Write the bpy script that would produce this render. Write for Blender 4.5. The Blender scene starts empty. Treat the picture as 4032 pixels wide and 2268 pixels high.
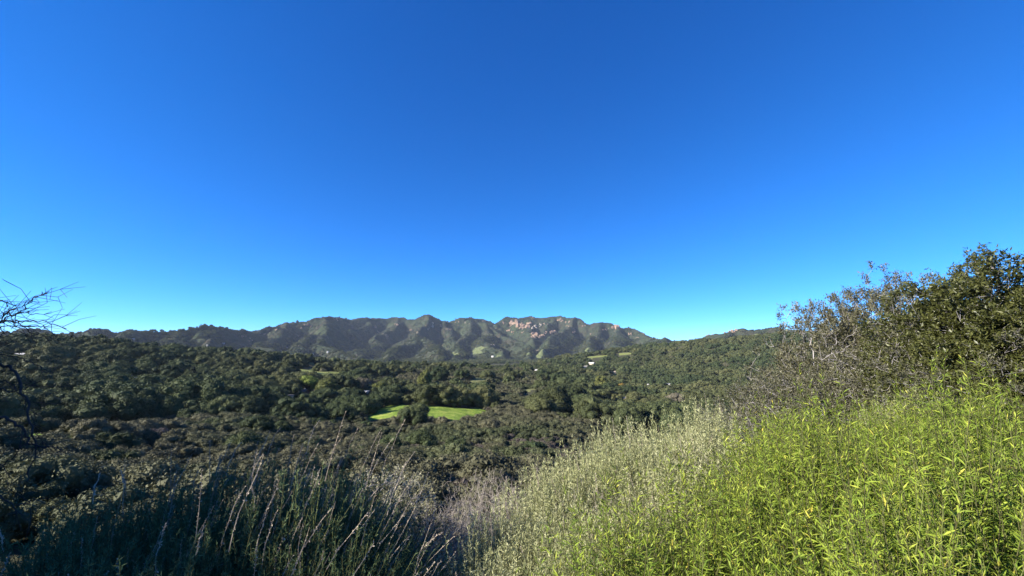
import bpy, math, random
import numpy as np
from mathutils import Vector, Matrix, Euler

rng = np.random.default_rng(7)
random.seed(7)
SC = bpy.context.scene
COL = SC.collection
rad = math.radians

# ------------------------------------------------------------------ camera
F, CX, CY = 1692.0, 2016.0, 1134.0          # focal length and centre on the 4032 x 2268 plate
HORIZON = 1362.0
PITCH = math.atan((HORIZON - CY) / F)
SP, CP = math.sin(PITCH), math.cos(PITCH)
cam = bpy.data.cameras.new('camera'); cam_o = bpy.data.objects.new('camera', cam)
COL.objects.link(cam_o)
cam.sensor_width = 36.0; cam.lens = 36.0 * F / 4032.0
cam.clip_start = 0.05; cam.clip_end = 60000
cam_o.location = (0, 0, 0); cam_o.rotation_euler = (rad(90) + PITCH, 0, 0)
SC.camera = cam_o

# ------------------------------------------------------------------ sky and sun
SUN_AZ, SUN_EL = -106.0, 28.0
wd = bpy.data.worlds.new('World'); SC.world = wd; wd.use_nodes = True
nt = wd.node_tree; bg = nt.nodes['Background']
sky = nt.nodes.new('ShaderNodeTexSky'); sky.sky_type = 'NISHITA'; sky.sun_disc = False
sky.sun_elevation = rad(SUN_EL); sky.sun_rotation = rad(SUN_AZ)
sky.altitude = 2500; sky.air_density = 0.6; sky.dust_density = 0.0; sky.ozone_density = 6.0
# the deep, saturated blue of the phone picture: one curve per channel, the same over the whole sky
sp_ = nt.nodes.new('ShaderNodeSeparateColor'); cb_ = nt.nodes.new('ShaderNodeCombineColor')
nt.links.new(sky.outputs[0], sp_.inputs[0])
for ch, (pw, mu) in enumerate(((1.6, 0.46), (1.0, 1.62), (0.8, 3.05))):
    p_ = nt.nodes.new('ShaderNodeMath'); p_.operation = 'POWER'; p_.inputs[1].default_value = pw
    q_ = nt.nodes.new('ShaderNodeMath'); q_.operation = 'MULTIPLY'; q_.inputs[1].default_value = mu
    nt.links.new(sp_.outputs[ch], p_.inputs[0]); nt.links.new(p_.outputs[0], q_.inputs[0]); nt.links.new(q_.outputs[0], cb_.inputs[ch])
nt.links.new(cb_.outputs[0], bg.inputs[0])
bg.inputs[1].default_value = 0.05
sun = bpy.data.lights.new('sun', 'SUN'); sun.energy = 5.0; sun.angle = rad(0.53); sun.color = (1.0, 0.93, 0.82)
sun_o = bpy.data.objects.new('sun', sun); COL.objects.link(sun_o)
SUN_DIR = Vector((math.sin(rad(SUN_AZ)) * math.cos(rad(SUN_EL)), math.cos(rad(SUN_AZ)) * math.cos(rad(SUN_EL)), math.sin(rad(SUN_EL))))
sun_o.rotation_euler = SUN_DIR.to_track_quat('Z', 'Y').to_euler()
vs = SC.view_settings
vs.view_transform = 'Standard'; vs.look = 'None'; vs.gamma = 1.0; vs.use_curve_mapping = False; vs.exposure = 1.4
SC.render.engine = 'CYCLES'
cy = SC.cycles
cy.use_denoising = True; cy.denoiser = 'OPENIMAGEDENOISE'; cy.denoising_input_passes = 'RGB_ALBEDO_NORMAL'; cy.denoising_prefilter = 'ACCURATE'
cy.max_bounces = 5; cy.diffuse_bounces = 3; cy.glossy_bounces = 1; cy.transmission_bounces = 3; cy.transparent_max_bounces = 4; cy.volume_bounces = 0
cy.caustics_reflective = False; cy.caustics_refractive = False
cy.sample_clamp_indirect = 4.0
SC.render.film_transparent = False
cy.pixel_filter_type = 'BLACKMAN_HARRIS'; cy.filter_width = 1.5

# ------------------------------------------------------------------ projection helpers
def ray(px, py):
    u = (px - CX) / F; v = (CY - py) / F
    return u, CP - v * SP, SP + v * CP
def pos(px, py, R):
    dx, dy, dz = ray(px, py); h = math.hypot(dx, dy)
    return Vector((dx / h * R, dy / h * R, dz / h * R))
def az_of(px, py=HORIZON):
    dx, dy, dz = ray(px, py); return math.atan2(dx, dy)
def telev(az, py):
    v = (CY - py) / F
    return (SP + v * CP) * math.cos(az) / (CP - v * SP)
def to_px(x, y, z):                         # world -> plate pixel
    yc = y * CP + z * SP; zc = -y * SP + z * CP
    return CX + F * x / yc, CY - F * zc / yc

# ------------------------------------------------------------------ noise
def _h(i, j, s):
    n = (i.astype(np.int64) * 374761393 + j.astype(np.int64) * 668265263 + s * 982451653) & 0x7fffffff
    n = ((n ^ (n >> 13)) * 1274126177) & 0x7fffffff
    return ((n ^ (n >> 16)) & 0xffff) / 65535.0
def vnoise(x, y, s=0):
    i = np.floor(x); j = np.floor(y); u = x - i; v = y - j
    u = u * u * u * (u * (u * 6 - 15) + 10); v = v * v * v * (v * (v * 6 - 15) + 10)
    a = _h(i, j, s); b = _h(i + 1, j, s); c = _h(i, j + 1, s); d = _h(i + 1, j + 1, s)
    return ((a + (b - a) * u) * (1 - v) + (c + (d - c) * u) * v) * 2 - 1
def fbm(x, y, s=0, o=4):
    t = 0; a = 1.0
    for k in range(o):
        t = t + a * vnoise(x, y, s + k * 17); x, y = x * 2.03 + 11.3, y * 2.03 + 5.7; a *= 0.5
    return t
def ridged(x, y, s=0, o=4):
    t = 0; a = 1.0
    for k in range(o):
        t = t + a * (1 - 2 * np.abs(vnoise(x, y, s + k * 13))); x, y = x * 2.1 + 3.1, y * 2.1 + 9.2; a *= 0.5
    return t

# ------------------------------------------------------------------ terrain function
Z = 'z'
COLS = [
 (-5000, [(0,Z,-1.6),(4,Z,-1.6),(10,Z,-1.7),(20,Z,-2.5),(60,Z,-8),(200,Z,-20),(700,Z,0),(2300,Z,-20)]),
 (0,    [(0,Z,-1.6),(2,Z,-1.6),(4,Z,-1.85),(8,Z,-3.2),(15,Z,-6),(30,Z,-10.5),(60,1850,2),(110,1785,.3),(150,1700,.3),(220,1640,5),(320,1560,7),(430,1480,7),(560,1400,7),(680,1350,7),(760,1324,8),(900,Z,-10),(1400,Z,-40),(2300,Z,-30)]),
 (500,  [(0,Z,-1.6),(2,Z,-1.6),(4,Z,-1.85),(8,Z,-3.2),(15,Z,-6),(30,Z,-10.5),(60,1900,2),(110,1800,3),(170,1720,3),(250,1640,5),(340,1570,7),(450,1490,7),(580,1415,7),(700,1362,7),(780,1338,8),(950,Z,-10),(1400,Z,-50),(2300,Z,-60)]),
 (1000, [(0,Z,-1.6),(2,Z,-1.7),(4,Z,-2.1),(8,Z,-3.9),(15,Z,-7),(30,Z,-12),(60,1890,2),(110,1790,3),(180,1700,3.5),(260,1620,6),(350,1550,8),(470,1490,8),(600,1440,8),(720,1408,8),(800,1392,8),(950,Z,-30),(1400,Z,-60),(2300,Z,-75)]),
 (1300, [(0,Z,-1.6),(2,Z,-1.75),(4,Z,-2.2),(8,Z,-4.1),(15,Z,-7.5),(30,Z,-12.5),(60,1880,2),(110,1790,3),(180,1710,3.5),(260,1645,6),(330,1590,8),(430,1530,8),(550,1485,5),(680,1458,4),(780,1440,8),(850,1432,8),(1000,Z,-45),(1400,Z,-75),(2300,Z,-80)]),
 (1700, [(0,Z,-1.6),(2,Z,-1.8),(4,Z,-2.3),(6,Z,-3.0),(10,Z,-5.2),(20,Z,-9.5),(30,Z,-12.5),(60,1870,2),(110,1790,3),(180,1715,4),(240,1665,1.5),(262,1648,0),(305,1612,0),(345,1570,9),(430,1515,7),(560,1480,5),(700,1455,4),(850,1440,4),(1000,Z,-50),(1500,Z,-85),(2300,Z,-80)]),
 (2000, [(0,Z,-1.6),(2,Z,-1.75),(4,Z,-2.2),(6,Z,-2.8),(10,Z,-5.0),(20,Z,-9.5),(30,Z,-12.5),(60,1880,2),(110,1790,3),(180,1715,3.5),(262,1650,1),(310,1612,2),(400,1550,4),(520,1500,4),(680,1462,4),(850,1442,4),(1000,Z,-52),(1500,Z,-85),(2300,Z,-80)]),
 (2200, [(0,Z,-1.6),(2,Z,-1.75),(4,Z,-2.2),(6,Z,-2.8),(10,Z,-4.8),(20,Z,-9.5),(30,Z,-13),(60,1860,2),(110,1780,3),(180,1705,4),(260,1640,4),(350,1590,6),(450,1540,6),(600,1500,5),(780,1468,5),(950,1448,6),(1100,1437,7),(1300,1414,8),(1500,1396,8),(1650,Z,-60),(2300,Z,-75)]),
 (2500, [(0,Z,-1.6),(2,Z,-1.7),(4,Z,-1.95),(6,Z,-2.35),(10,Z,-4),(20,Z,-9),(30,Z,-14),(60,Z,-27),(120,Z,-45),(250,1690,8),(350,1640,8),(450,1600,8),(600,1560,8),(800,1528,8),(950,1500,8),(1100,1455,7),(1280,1400,7),(1450,1364,7),(1520,1358,7),(1700,Z,-20),(2300,Z,-30)]),
 (2800, [(0,Z,-1.6),(2,Z,-1.62),(4,Z,-1.75),(6,Z,-2.0),(10,Z,-3),(20,Z,-6.5),(30,Z,-10),(60,Z,-22),(120,Z,-42),(250,1680,8),(350,1635,8),(450,1597,8),(600,1560,8),(800,1525,8),(930,1490,8),(1080,1430,7),(1250,1372,7),(1400,1340,7),(1480,1332,7),(1700,Z,0),(2300,Z,20)]),
 (3100, [(0,Z,-1.6),(3,Z,-1.58),(6,Z,-1.75),(10,Z,-2.3),(15,Z,-3.6),(30,Z,-9),(60,Z,-20),(120,Z,-38),(250,Z,-48),(450,Z,-60),(800,1520,8),(930,1480,8),(1080,1410,7),(1250,1352,7),(1400,1317,6),(1480,1310,6),(1700,Z,20),(2300,Z,40)]),
 (3500, [(0,Z,-1.6),(3,Z,-1.5),(6,Z,-1.45),(10,Z,-1.5),(15,Z,-2),(30,Z,-6),(60,Z,-16),(120,Z,-32),(250,Z,-40),(450,Z,-40),(800,Z,-30),(1250,1335,6),(1480,1305,6),(1700,Z,25),(2300,Z,50)]),
 (4100, [(0,Z,-1.6),(3,Z,-1.45),(6,Z,-1.3),(12,Z,-1.05),(25,Z,-1.5),(60,Z,-8),(200,Z,-20),(800,Z,10),(1480,Z,40),(2300,Z,50)]),
 (9000, [(0,Z,-1.6),(3,Z,-1.4),(6,Z,-1.0),(12,Z,0),(25,Z,2),(60,Z,5),(200,Z,10),(800,Z,30),(1480,Z,50),(2300,Z,60)]),
]
NRT = 300
LR0, LR1 = math.log(1.0), math.log(2601.0)
lgrid = np.linspace(LR0, LR1, NRT)
azs, tab = [], []
for px, kn in COLS:
    a = az_of(px)
    rr, zz = [], []
    for k in kn:
        rr.append(math.log(k[0] + 1)); zz.append(k[2] if k[1] == Z else k[0] * telev(a, k[1]) - k[2])
    azs.append(a); tab.append(np.interp(lgrid, rr, zz))
backz = np.interp(np.exp(lgrid) - 1, [0, 5, 20, 60, 300, 2300], [-1.6, -1.2, 0.5, 6, 25, 60])
azs = [-math.pi] + azs + [math.pi]; tab = [backz] + tab + [backz]
NAT = 1441
ag = np.linspace(-math.pi, math.pi, NAT)
tab = np.array(tab); T = np.empty((NAT, NRT))
for k in range(NRT): T[:, k] = np.interp(ag, azs, tab[:, k])
def smooth(A, axis, n, w):
    for _ in range(n):
        P = np.concatenate([np.take(A, [0], axis), A, np.take(A, [-1], axis)], axis)
        lo = np.take(P, range(0, A.shape[axis]), axis); hi = np.take(P, range(2, A.shape[axis] + 2), axis)
        A = A * (1 - w) + (lo + hi) * 0.5 * w
    return A
T = smooth(T, 0, 140, 0.6); T = smooth(T, 1, 6, 0.6)
def base_z(az, R):
    fa = np.clip((az + math.pi) / (2 * math.pi) * (NAT - 1), 0, NAT - 1.001)
    fr = np.clip((np.log(np.minimum(R, 2600) + 1) - LR0) / (LR1 - LR0) * (NRT - 1), 0, NRT - 1.001)
    i = fa.astype(int); j = fr.astype(int); u = fa - i; v = fr - j
    return (T[i, j] * (1 - u) + T[i + 1, j] * u) * (1 - v) + (T[i, j + 1] * (1 - u) + T[i + 1, j + 1] * u) * v

S = 1.5652
def R_(pts): return [pos(p[0], p[1], p[2]) for p in pts]
CREST = [(600,845,3900),(660,828,3950),(720,812,4000),(760,809,4000),(800,800,4050),(840,799,4200),(870,799,4400),(930,806,4600),(975,803,4650),(1010,809,4650),(1040,804,4600),(1068,798,4500),(1100,806,4600),(1125,808,4700),(1150,800,4700),(1190,798,4700),(1215,803,4750),(1240,812,4800),(1262,803,4800),(1300,804,4800),(1322,799,4850),(1360,800,4850),(1400,802,4800),(1437,800,4700),(1475,813,4550),(1515,815,4450),(1545,818,4400),(1575,828,4300),(1605,834,4200),(1630,846,4000),(1652,857,3850),(1685,866,3700)]
CREST = [(a * S, b * S, r) for a, b, r in CREST]
LEFT = [(-200,832,3300),(0,834,3300),(60,830,3250),(120,834,3200),(190,833,3100),(240,825,3000),(262,832,3000),(290,840,3000),(340,830,2900),(400,836,2900),(450,832,2950),(480,829,3000),(540,824,3200),(580,827,3300),(640,834,3500)]
LEFT = [(a * S, b * S, r) for a, b, r in LEFT]
RIGHT = [(1690,868,3300),(1710,862,3000),(1750,852,2900),(1800,841,2850),(1840,832,2850),(1880,829,2850),(1920,827,2850),(1960,832,2850),(2020,828,2850),(2200,815,2800),(2500,800,2800)]
RIGHT = [(a * S, b * S, r) for a, b, r in RIGHT]
SPURS = [
 [(1256,1252,4050),(1262,1290,3750),(1257,1316,3550),(1275,1350,3250),(1320,1392,2850),(1390,1418,2500)],
 [(1257,1316,3550),(1200,1350,3250),(1140,1385,2900)],
 [(1130,1268,3980),(1090,1325,3400),(1040,1372,2950),(1060,1402,2650)],
 [(1040,1290,3920),(985,1335,3400),(940,1360,3000)],
 [(1450,1264,4620),(1425,1300,4150),(1380,1330,3800)],
 [(1545,1262,4640),(1545,1300,4200),(1490,1340,3800),(1440,1372,3400),(1425,1398,2950)],
 [(1672,1248,4500),(1650,1295,4050),(1640,1318,3700),(1590,1345,3350),(1545,1385,2950),(1510,1415,2600)],
 [(1640,1318,3700),(1692,1358,3250),(1720,1402,2750),(1740,1422,2500)],
 [(1740,1262,4650),(1760,1310,4150),(1800,1345,3700)],
 [(1860,1250,4700),(1850,1295,4250),(1830,1335,3800),(1790,1365,3400),(1780,1400,2900)],
 [(1880,1256,4690),(1935,1290,4350),(1985,1322,4000),(2030,1352,3600),(2060,1388,3150),(2040,1412,2800)],
 [(1935,1290,4350),(1900,1345,3700),(1930,1385,3100)],
 [(2010,1258,4800),(2080,1285,4500),(2110,1320,4150)],
 [(2245,1253,4700),(2238,1285,4350),(2200,1318,4000),(2150,1350,3600),(2115,1385,3100)],
 [(2180,1255,4800),(2140,1300,4400),(2085,1345,3950)],
 [(2370,1275,4450),(2375,1310,4050),(2330,1345,3650),(2300,1380,3200)],
 [(2460,1296,4300),(2470,1330,3800),(2440,1362,3400)],
 [(2550,1325,4000),(2570,1350,3500)],
 [(370,1292,3000),(330,1320,2700)],[(540,1300,2900),(500,1322,2600)],[(760,1296,3000),(720,1325,2650)],[(870,1292,3250),(840,1322,2850),(850,1345,2600)],
 [(2815,1317,2850),(2790,1345,2550)],[(2950,1298,2850),(2930,1325,2500)],
]
SEGS = []
for pl, k in [(CREST, 1.0), (LEFT, 1.0), (RIGHT, 1.0)] + [(s, 0.85) for s in SPURS]:
    P = R_(pl)
    for a, b in zip(P[:-1], P[1:]): SEGS.append((a, b))
def mtn_z(x, y):
    R = np.hypot(x, y)
    wx = x + 70 * fbm(x / 420, y / 420, 31, 3); wy = y + 70 * fbm(x / 420, y / 420, 57, 3)
    edge = np.clip((R - 2300) / 2500, 0, 1)
    out = -98 + 45 * edge ** 2 + 0 * x
    best = np.full(x.shape, -1e9)
    for a, b in SEGS:
        ex, ey = b.x - a.x, b.y - a.y; L2 = ex * ex + ey * ey
        t = np.clip(((wx - a.x) * ex + (wy - a.y) * ey) / L2, 0, 1)
        d = np.hypot(wx - (a.x + t * ex), wy - (a.y + t * ey))
        d = np.sqrt(d * d + 400) - 20; h = a.z + t * (b.z - a.z) - 225 * (1 - np.exp(-d / 255)) - .14 * d
        best = np.maximum(best, h)
    top = np.maximum(best, out)
    rel = np.clip((top + 60) / 150, 0, 1)
    rg = ridged(x / 330, y / 330, 5, 5)
    rg2 = ridged(x / 900, y / 900, 63, 2)
    return top + rel * (rg * 20 - 18) + rel * ridged(x / 150, y / 150, 27, 4) * 8 + np.clip((best + 90) / 80, 0, 1) * rg2 * 10 + fbm(x / 60, y / 60, 91, 4) * 4.5
def sstep(a, b, v): t = np.clip((v - a) / (b - a), 0, 1); return t * t * (3 - 2 * t)
KNOLLS = [(pos(1520, 1600, 322), 42, 2.8), (pos(1680, 1600, 322), 36, 1.2), (pos(1830, 1600, 322), 46, 2.6), (pos(100, 1740, 126), 42, 2.6), (pos(1120, 1448, 720), 42, 8.0), (pos(1240, 1438, 770), 36, 8.0), (pos(1260, 1474, 610), 50, 7.0), (pos(1885, 1494, 540), 26, 3.5), (pos(2080, 1514, 485), 22, 3.0)]
def ground(x, y):
    x = np.asarray(x, float); y = np.asarray(y, float); sh = x.shape
    x = x.ravel(); y = y.ravel()
    R = np.hypot(x, y); az = np.arctan2(x, y)
    z = base_z(az, R)
    A = np.clip((R - 15) / 260, 0, 1) * 4.0
    wv = sstep(45, 110, R) * (1 - .6 * sstep(420, 650, R)) * (1 - np.exp(-((x + 70) ** 2 + (y - 275) ** 2) / 95 ** 2)); z = z + wv * (ridged(x / 150 + .3, y / 150, 44, 2) * 4.5 - 2.0) + A * fbm(x / 70, y / 70, 3, 4) * 0.45 + np.clip(R / 6, 0, 1) * 0.06 * fbm(x * 0.8, y * 0.8, 8, 3)
    for c_, w_, h_ in KNOLLS: z = z + h_ * np.exp(-((x - c_.x) ** 2 + (y - c_.y) ** 2) / w_ ** 2)
    far = R > 1900
    if far.any():
        m = mtn_z(x[far], y[far]); w = np.clip((R[far] - 1900) / 500, 0, 1); w = w * w * (3 - 2 * w)
        infront = np.clip(1 - np.abs(az[far]) / 1.3, 0, 1) > 0
        mz = z[far] * (1 - w) + np.maximum(m, -95) * w
        z[far] = np.where(infront, mz, z[far])
    return z.reshape(sh)
# grass clearings: (px, py, R) outlines turned into ground polygons
MEADOWS = [
 ('bright', [(1420,1640,270),(1470,1605,300),(1540,1592,312),(1590,1596,312),(1600,1612,300),(1660,1612,300),(1760,1612,302),(1850,1606,305),(1885,1597,312),(1950,1632,290),(1860,1650,270),(1800,1668,250),(1760,1664,254),(1690,1650,264),(1560,1645,268),(1500,1652,262)]),
 ('bright', [(-200,1722,134),(60,1716,136),(200,1712,138),(300,1728,130),(330,1750,122),(260,1768,114),(150,1770,113),(-200,1768,114)]),
 ('olive', [(1060,1452,700),(1140,1436,760),(1160,1446,745),(1120,1458,680)]),
 ('olive', [(1215,1432,790),(1262,1428,800),(1258,1444,760),(1210,1448,730)]),
 ('olive', [(1170,1462,660),(1235,1455,690),(1260,1470,640),(1345,1470,640),(1350,1482,580),(1240,1486,570),(1175,1478,600)]),
 ('dry', [(1840,1502,520),(1860,1488,560),(1925,1488,560),(1925,1500,520)]),
 ('dry', [(1940,1478,600),(1990,1476,610),(1985,1482,580)]),
 ('dry', [(2035,1516,480),(2080,1508,500),(2130,1512,490),(2080,1520,470)]),
]
MPOLY = []
for kind, pl in MEADOWS: MPOLY.append((kind, np.array([[pos(*p).x, pos(*p).y] for p in pl])))
def in_poly(x, y, P):
    c = np.zeros(x.shape, bool); n = len(P)
    for i in range(n):
        x0, y0 = P[i]; x1, y1 = P[i - 1]
        k = ((y0 > y) != (y1 > y)) & (x < (x1 - x0) * (y - y0) / (y1 - y0 + 1e-9) + x0)
        c ^= k
    return c
def meadow_mask(x, y, kinds=None):
    m = np.zeros(x.shape, bool)
    for kind, P in MPOLY:
        if kinds is None or kind in kinds: m |= in_poly(x, y, P)
    return m
def gz(x, y): return float(ground(np.array([x]), np.array([y]))[0])
_RM = np.concatenate([np.arange(40, 400, 2.0), np.arange(400, 1700, 5.0), np.arange(1700, 6000, 12.0)])
def hit(px, py, rmin=60, lift=0.0):                   # where the sight line through a plate pixel meets the ground
    dx, dy, dz = ray(px, py); h = math.hypot(dx, dy)
    R = _RM[_RM >= rmin]; g = ground(dx / h * R, dy / h * R); d = dz / h * R - g - lift
    k = np.argmax(d < 0) if (d < 0).any() else int(np.argmin(d))
    return Vector((dx / h * R[k], dy / h * R[k], g[k]))

for rm_, pl in [
 (2150, [(1845,1394),(1870,1372),(1900,1366),(1925,1370),(1890,1380),(1905,1386),(1870,1396)]), (2150, [(1772,1398),(1790,1388),(1812,1394),(1800,1402)]), (2150, [(1925,1408),(1960,1400),(1985,1404),(1960,1412)]),
 (2150, [(2070,1404),(2105,1392),(2150,1388),(2165,1396),(2140,1404),(2100,1408)]), (2150, [(2195,1398),(2215,1394),(2216,1404),(2200,1406)]), (2150, [(2020,1412),(2042,1404),(2040,1412)]),
 (1000, [(2290,1390),(2330,1376),(2400,1378),(2420,1386),(2360,1388),(2310,1398)]), (1000, [(2300,1408),(2350,1398),(2400,1398),(2380,1406),(2330,1412)]), (1000, [(2420,1392),(2470,1386),(2490,1392),(2450,1398)]), (900, [(2400,1475),(2425,1455),(2436,1462),(2420,1484)]), (1000, [(2960,1322),(3060,1316),(3080,1322),(3000,1328)])]:
    MPOLY.append(('olive', np.array([[p_.x, p_.y] for p_ in (hit(a_, b_, rm_) for a_, b_ in pl)])))
# ------------------------------------------------------------------ mesh and material helpers
def mesh(name, V, faces, attrs=None, smooth=False, mats=(), midx=None):
    """faces: list of int arrays (n,3) or (n,4)"""
    me = bpy.data.meshes.new(name)
    V = np.asarray(V, np.float32)
    faces = [np.asarray(f, np.int32) for f in faces if len(f)]
    nl = sum(f.size for f in faces); nf = sum(len(f) for f in faces)
    me.vertices.add(len(V)); me.vertices.foreach_set('co', V.ravel())
    me.loops.add(nl); me.polygons.add(nf)
    me.loops.foreach_set('vertex_index', np.concatenate([f.ravel() for f in faces]))
    st = np.concatenate([np.full(len(f), f.shape[1], np.int32) for f in faces])
    me.polygons.foreach_set('loop_start', np.concatenate([[0], np.cumsum(st)[:-1]]).astype(np.int32))
    if midx is not None: me.polygons.foreach_set('material_index', np.asarray(midx, np.int32))
    me.polygons.foreach_set('use_smooth', np.full(nf, bool(smooth)))
    for k, a in (attrs or {}).items():
        at = me.attributes.new(k, 'FLOAT', 'POINT'); at.data.foreach_set('value', np.asarray(a, np.float32))
    for m in mats: me.materials.append(m)
    me.update(calc_edges=True)
    return me
def add(name, me, parent=None, loc=None, rot=None, scl=None):
    o = bpy.data.objects.new(name, me); COL.objects.link(o)
    if parent is not None: o.parent = parent
    if loc is not None: o.location = loc
    if rot is not None: o.rotation_euler = rot
    if scl is not None: o.scale = scl
    return o
def tag(o, label=None, cat=None, group=None, kind=None):
    if label: o['label'] = label
    if cat: o['category'] = cat
    if group: o['group'] = group
    if kind: o['kind'] = kind
    return o

def newmat(name):
    m = bpy.data.materials.new(name); m.use_nodes = True
    n = m.node_tree; n.nodes.clear()
    return m, n, n.nodes.new('ShaderNodeOutputMaterial')
def ramp(n, stops, fac=None):
    r = n.nodes.new('ShaderNodeValToRGB'); e = r.color_ramp.elements
    e[0].position, e[0].color = stops[0][0], (*stops[0][1], 1); e[1].position, e[1].color = stops[-1][0], (*stops[-1][1], 1)
    for p, c in stops[1:-1]:
        x = e.new(p); x.color = (*c, 1)
    if fac is not None: n.links.new(fac, r.inputs[0])
    return r
def math_(n, op, a, b=None, clamp=False):
    m = n.nodes.new('ShaderNodeMath'); m.operation = op; m.use_clamp = clamp
    for i, q in enumerate((a, b)):
        if q is None: continue
        if isinstance(q, (int, float)): m.inputs[i].default_value = q
        else: n.links.new(q, m.inputs[i])
    return m.outputs[0]
def mixc(n, f, a, b, mode='MIX'):
    m = n.nodes.new('ShaderNodeMix'); m.data_type = 'RGBA'; m.blend_type = mode
    for sock, q in ((m.inputs[0], f), (m.inputs[6], a), (m.inputs[7], b)):
        if isinstance(q, (int, float)): sock.default_value = q
        elif isinstance(q, tuple): sock.default_value = (*q, 1)
        else: n.links.new(q, sock)
    return m.outputs[2]
def noise(n, vec, scale, detail=4, rough=.55):
    t = n.nodes.new('ShaderNodeTexNoise'); t.inputs['Scale'].default_value = scale; t.inputs['Detail'].default_value = detail; t.inputs['Roughness'].default_value = rough
    n.links.new(vec, t.inputs['Vector']); return t.outputs['Fac']
def bsdf(n, out, color, rough=.75, spec=.25, trans=0.0, tcol=None, normal=None):
    p = n.nodes.new('ShaderNodeBsdfPrincipled'); p.inputs['Roughness'].default_value = rough
    p.inputs['Specular IOR Level'].default_value = spec
    if isinstance(color, tuple): p.inputs['Base Color'].default_value = (*color, 1)
    else: n.links.new(color, p.inputs['Base Color'])
    if normal is not None: n.links.new(normal, p.inputs['Normal'])
    if trans > 0:
        t = n.nodes.new('ShaderNodeBsdfTranslucent'); c = tcol if tcol is not None else color
        if isinstance(c, tuple): t.inputs[0].default_value = (*c, 1)
        else: n.links.new(c, t.inputs[0])
        mx = n.nodes.new('ShaderNodeMixShader'); mx.inputs[0].default_value = trans
        n.links.new(p.outputs[0], mx.inputs[1]); n.links.new(t.outputs[0], mx.inputs[2]); n.links.new(mx.outputs[0], out.inputs[0])
    else: n.links.new(p.outputs[0], out.inputs[0])
def leafmat(name, stops, patch=None, rough=.7, spec=.12, trans=.10, patch_scale=.012, obj_w=.45):
    """leaf colour: a ramp over per-leaf value v plus per-plant random; patch = second ramp mixed in by where the plant grows"""
    m, n, out = newmat(name)
    at = n.nodes.new('ShaderNodeAttribute'); at.attribute_name = 'v'
    oi = n.nodes.new('ShaderNodeObjectInfo')
    f = math_(n, 'ADD', math_(n, 'MULTIPLY', at.outputs['Fac'], 1 - obj_w), math_(n, 'MULTIPLY', oi.outputs['Random'], obj_w), True)
    c = ramp(n, stops, f).outputs[0]
    if patch:
        g = noise(n, oi.outputs['Location'], patch_scale, 2, .5)
        g2 = n.nodes.new('ShaderNodeMapRange'); n.links.new(g, g2.inputs[0]); g2.inputs[1].default_value = .42; g2.inputs[2].default_value = .6
        c = mixc(n, g2.outputs[0], c, ramp(n, patch, f).outputs[0])
    bsdf(n, out, c, rough, spec, trans, c)
    return m
def plainmat(name, stops, scale=20, rough=.85, spec=.15, coord='Object'):
    m, n, out = newmat(name)
    tc = n.nodes.new('ShaderNodeTexCoord')
    bsdf(n, out, ramp(n, stops, noise(n, tc.outputs[coord], scale, 5)).outputs[0], rough, spec)
    return m

M = {}
M['oak'] = leafmat('oak_leaf', [(0, (0.024, 0.037, 0.016)), (.5, (0.052, 0.071, 0.029)), (1, (0.105, 0.124, 0.049))], [(0, (0.041, 0.049, 0.020)), (.5, (0.082, 0.091, 0.037)), (1, (0.141, 0.140, 0.058))], patch_scale=.006, obj_w=.6)
M['scrub'] = leafmat('scrub_leaf', [(0, (0.046, 0.046, 0.026)), (.5, (0.097, 0.095, 0.054)), (1, (0.165, 0.155, 0.092))], [(0, (0.040, 0.048, 0.022)), (.5, (0.079, 0.092, 0.043)), (1, (0.132, 0.138, 0.067))], patch_scale=.02, obj_w=.55)
M['drybrush'] = leafmat('dry_brush', [(0, (0.078, 0.065, 0.052)), (.5, (0.135, 0.114, 0.094)), (1, (0.198, 0.172, 0.146))])
M['limetree'] = leafmat('lime_leaf', [(0, (.11, .15, .03)), (1, (.25, .29, .06))])
M['olivetree'] = leafmat('olive_leaf', [(0, (.07, .085, .022)), (1, (.16, .165, .05))])
M['pinktree'] = leafmat('pale_budding_twigs', [(0, (.10, .09, .06)), (1, (.19, .17, .12))])
M['orangetree'] = leafmat('orange_leaf', [(0, (.20, .13, .03)), (1, (.34, .24, .07))])
M['conifer'] = leafmat('conifer_leaf', [(0, (.012, .022, .014)), (1, (.03, .042, .022))])
M['bark'] = plainmat('bark', [(.3, (.05, .04, .03)), (.7, (.11, .095, .08))], 6)
M['greybark'] = plainmat('grey_bark', [(.3, (.16, .14, .125)), (.7, (.32, .29, .26))], 9)
M['darkbark'] = plainmat('dark_bark', [(.3, (.03, .026, .024)), (.7, (.07, .06, .055))], 9)

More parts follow.
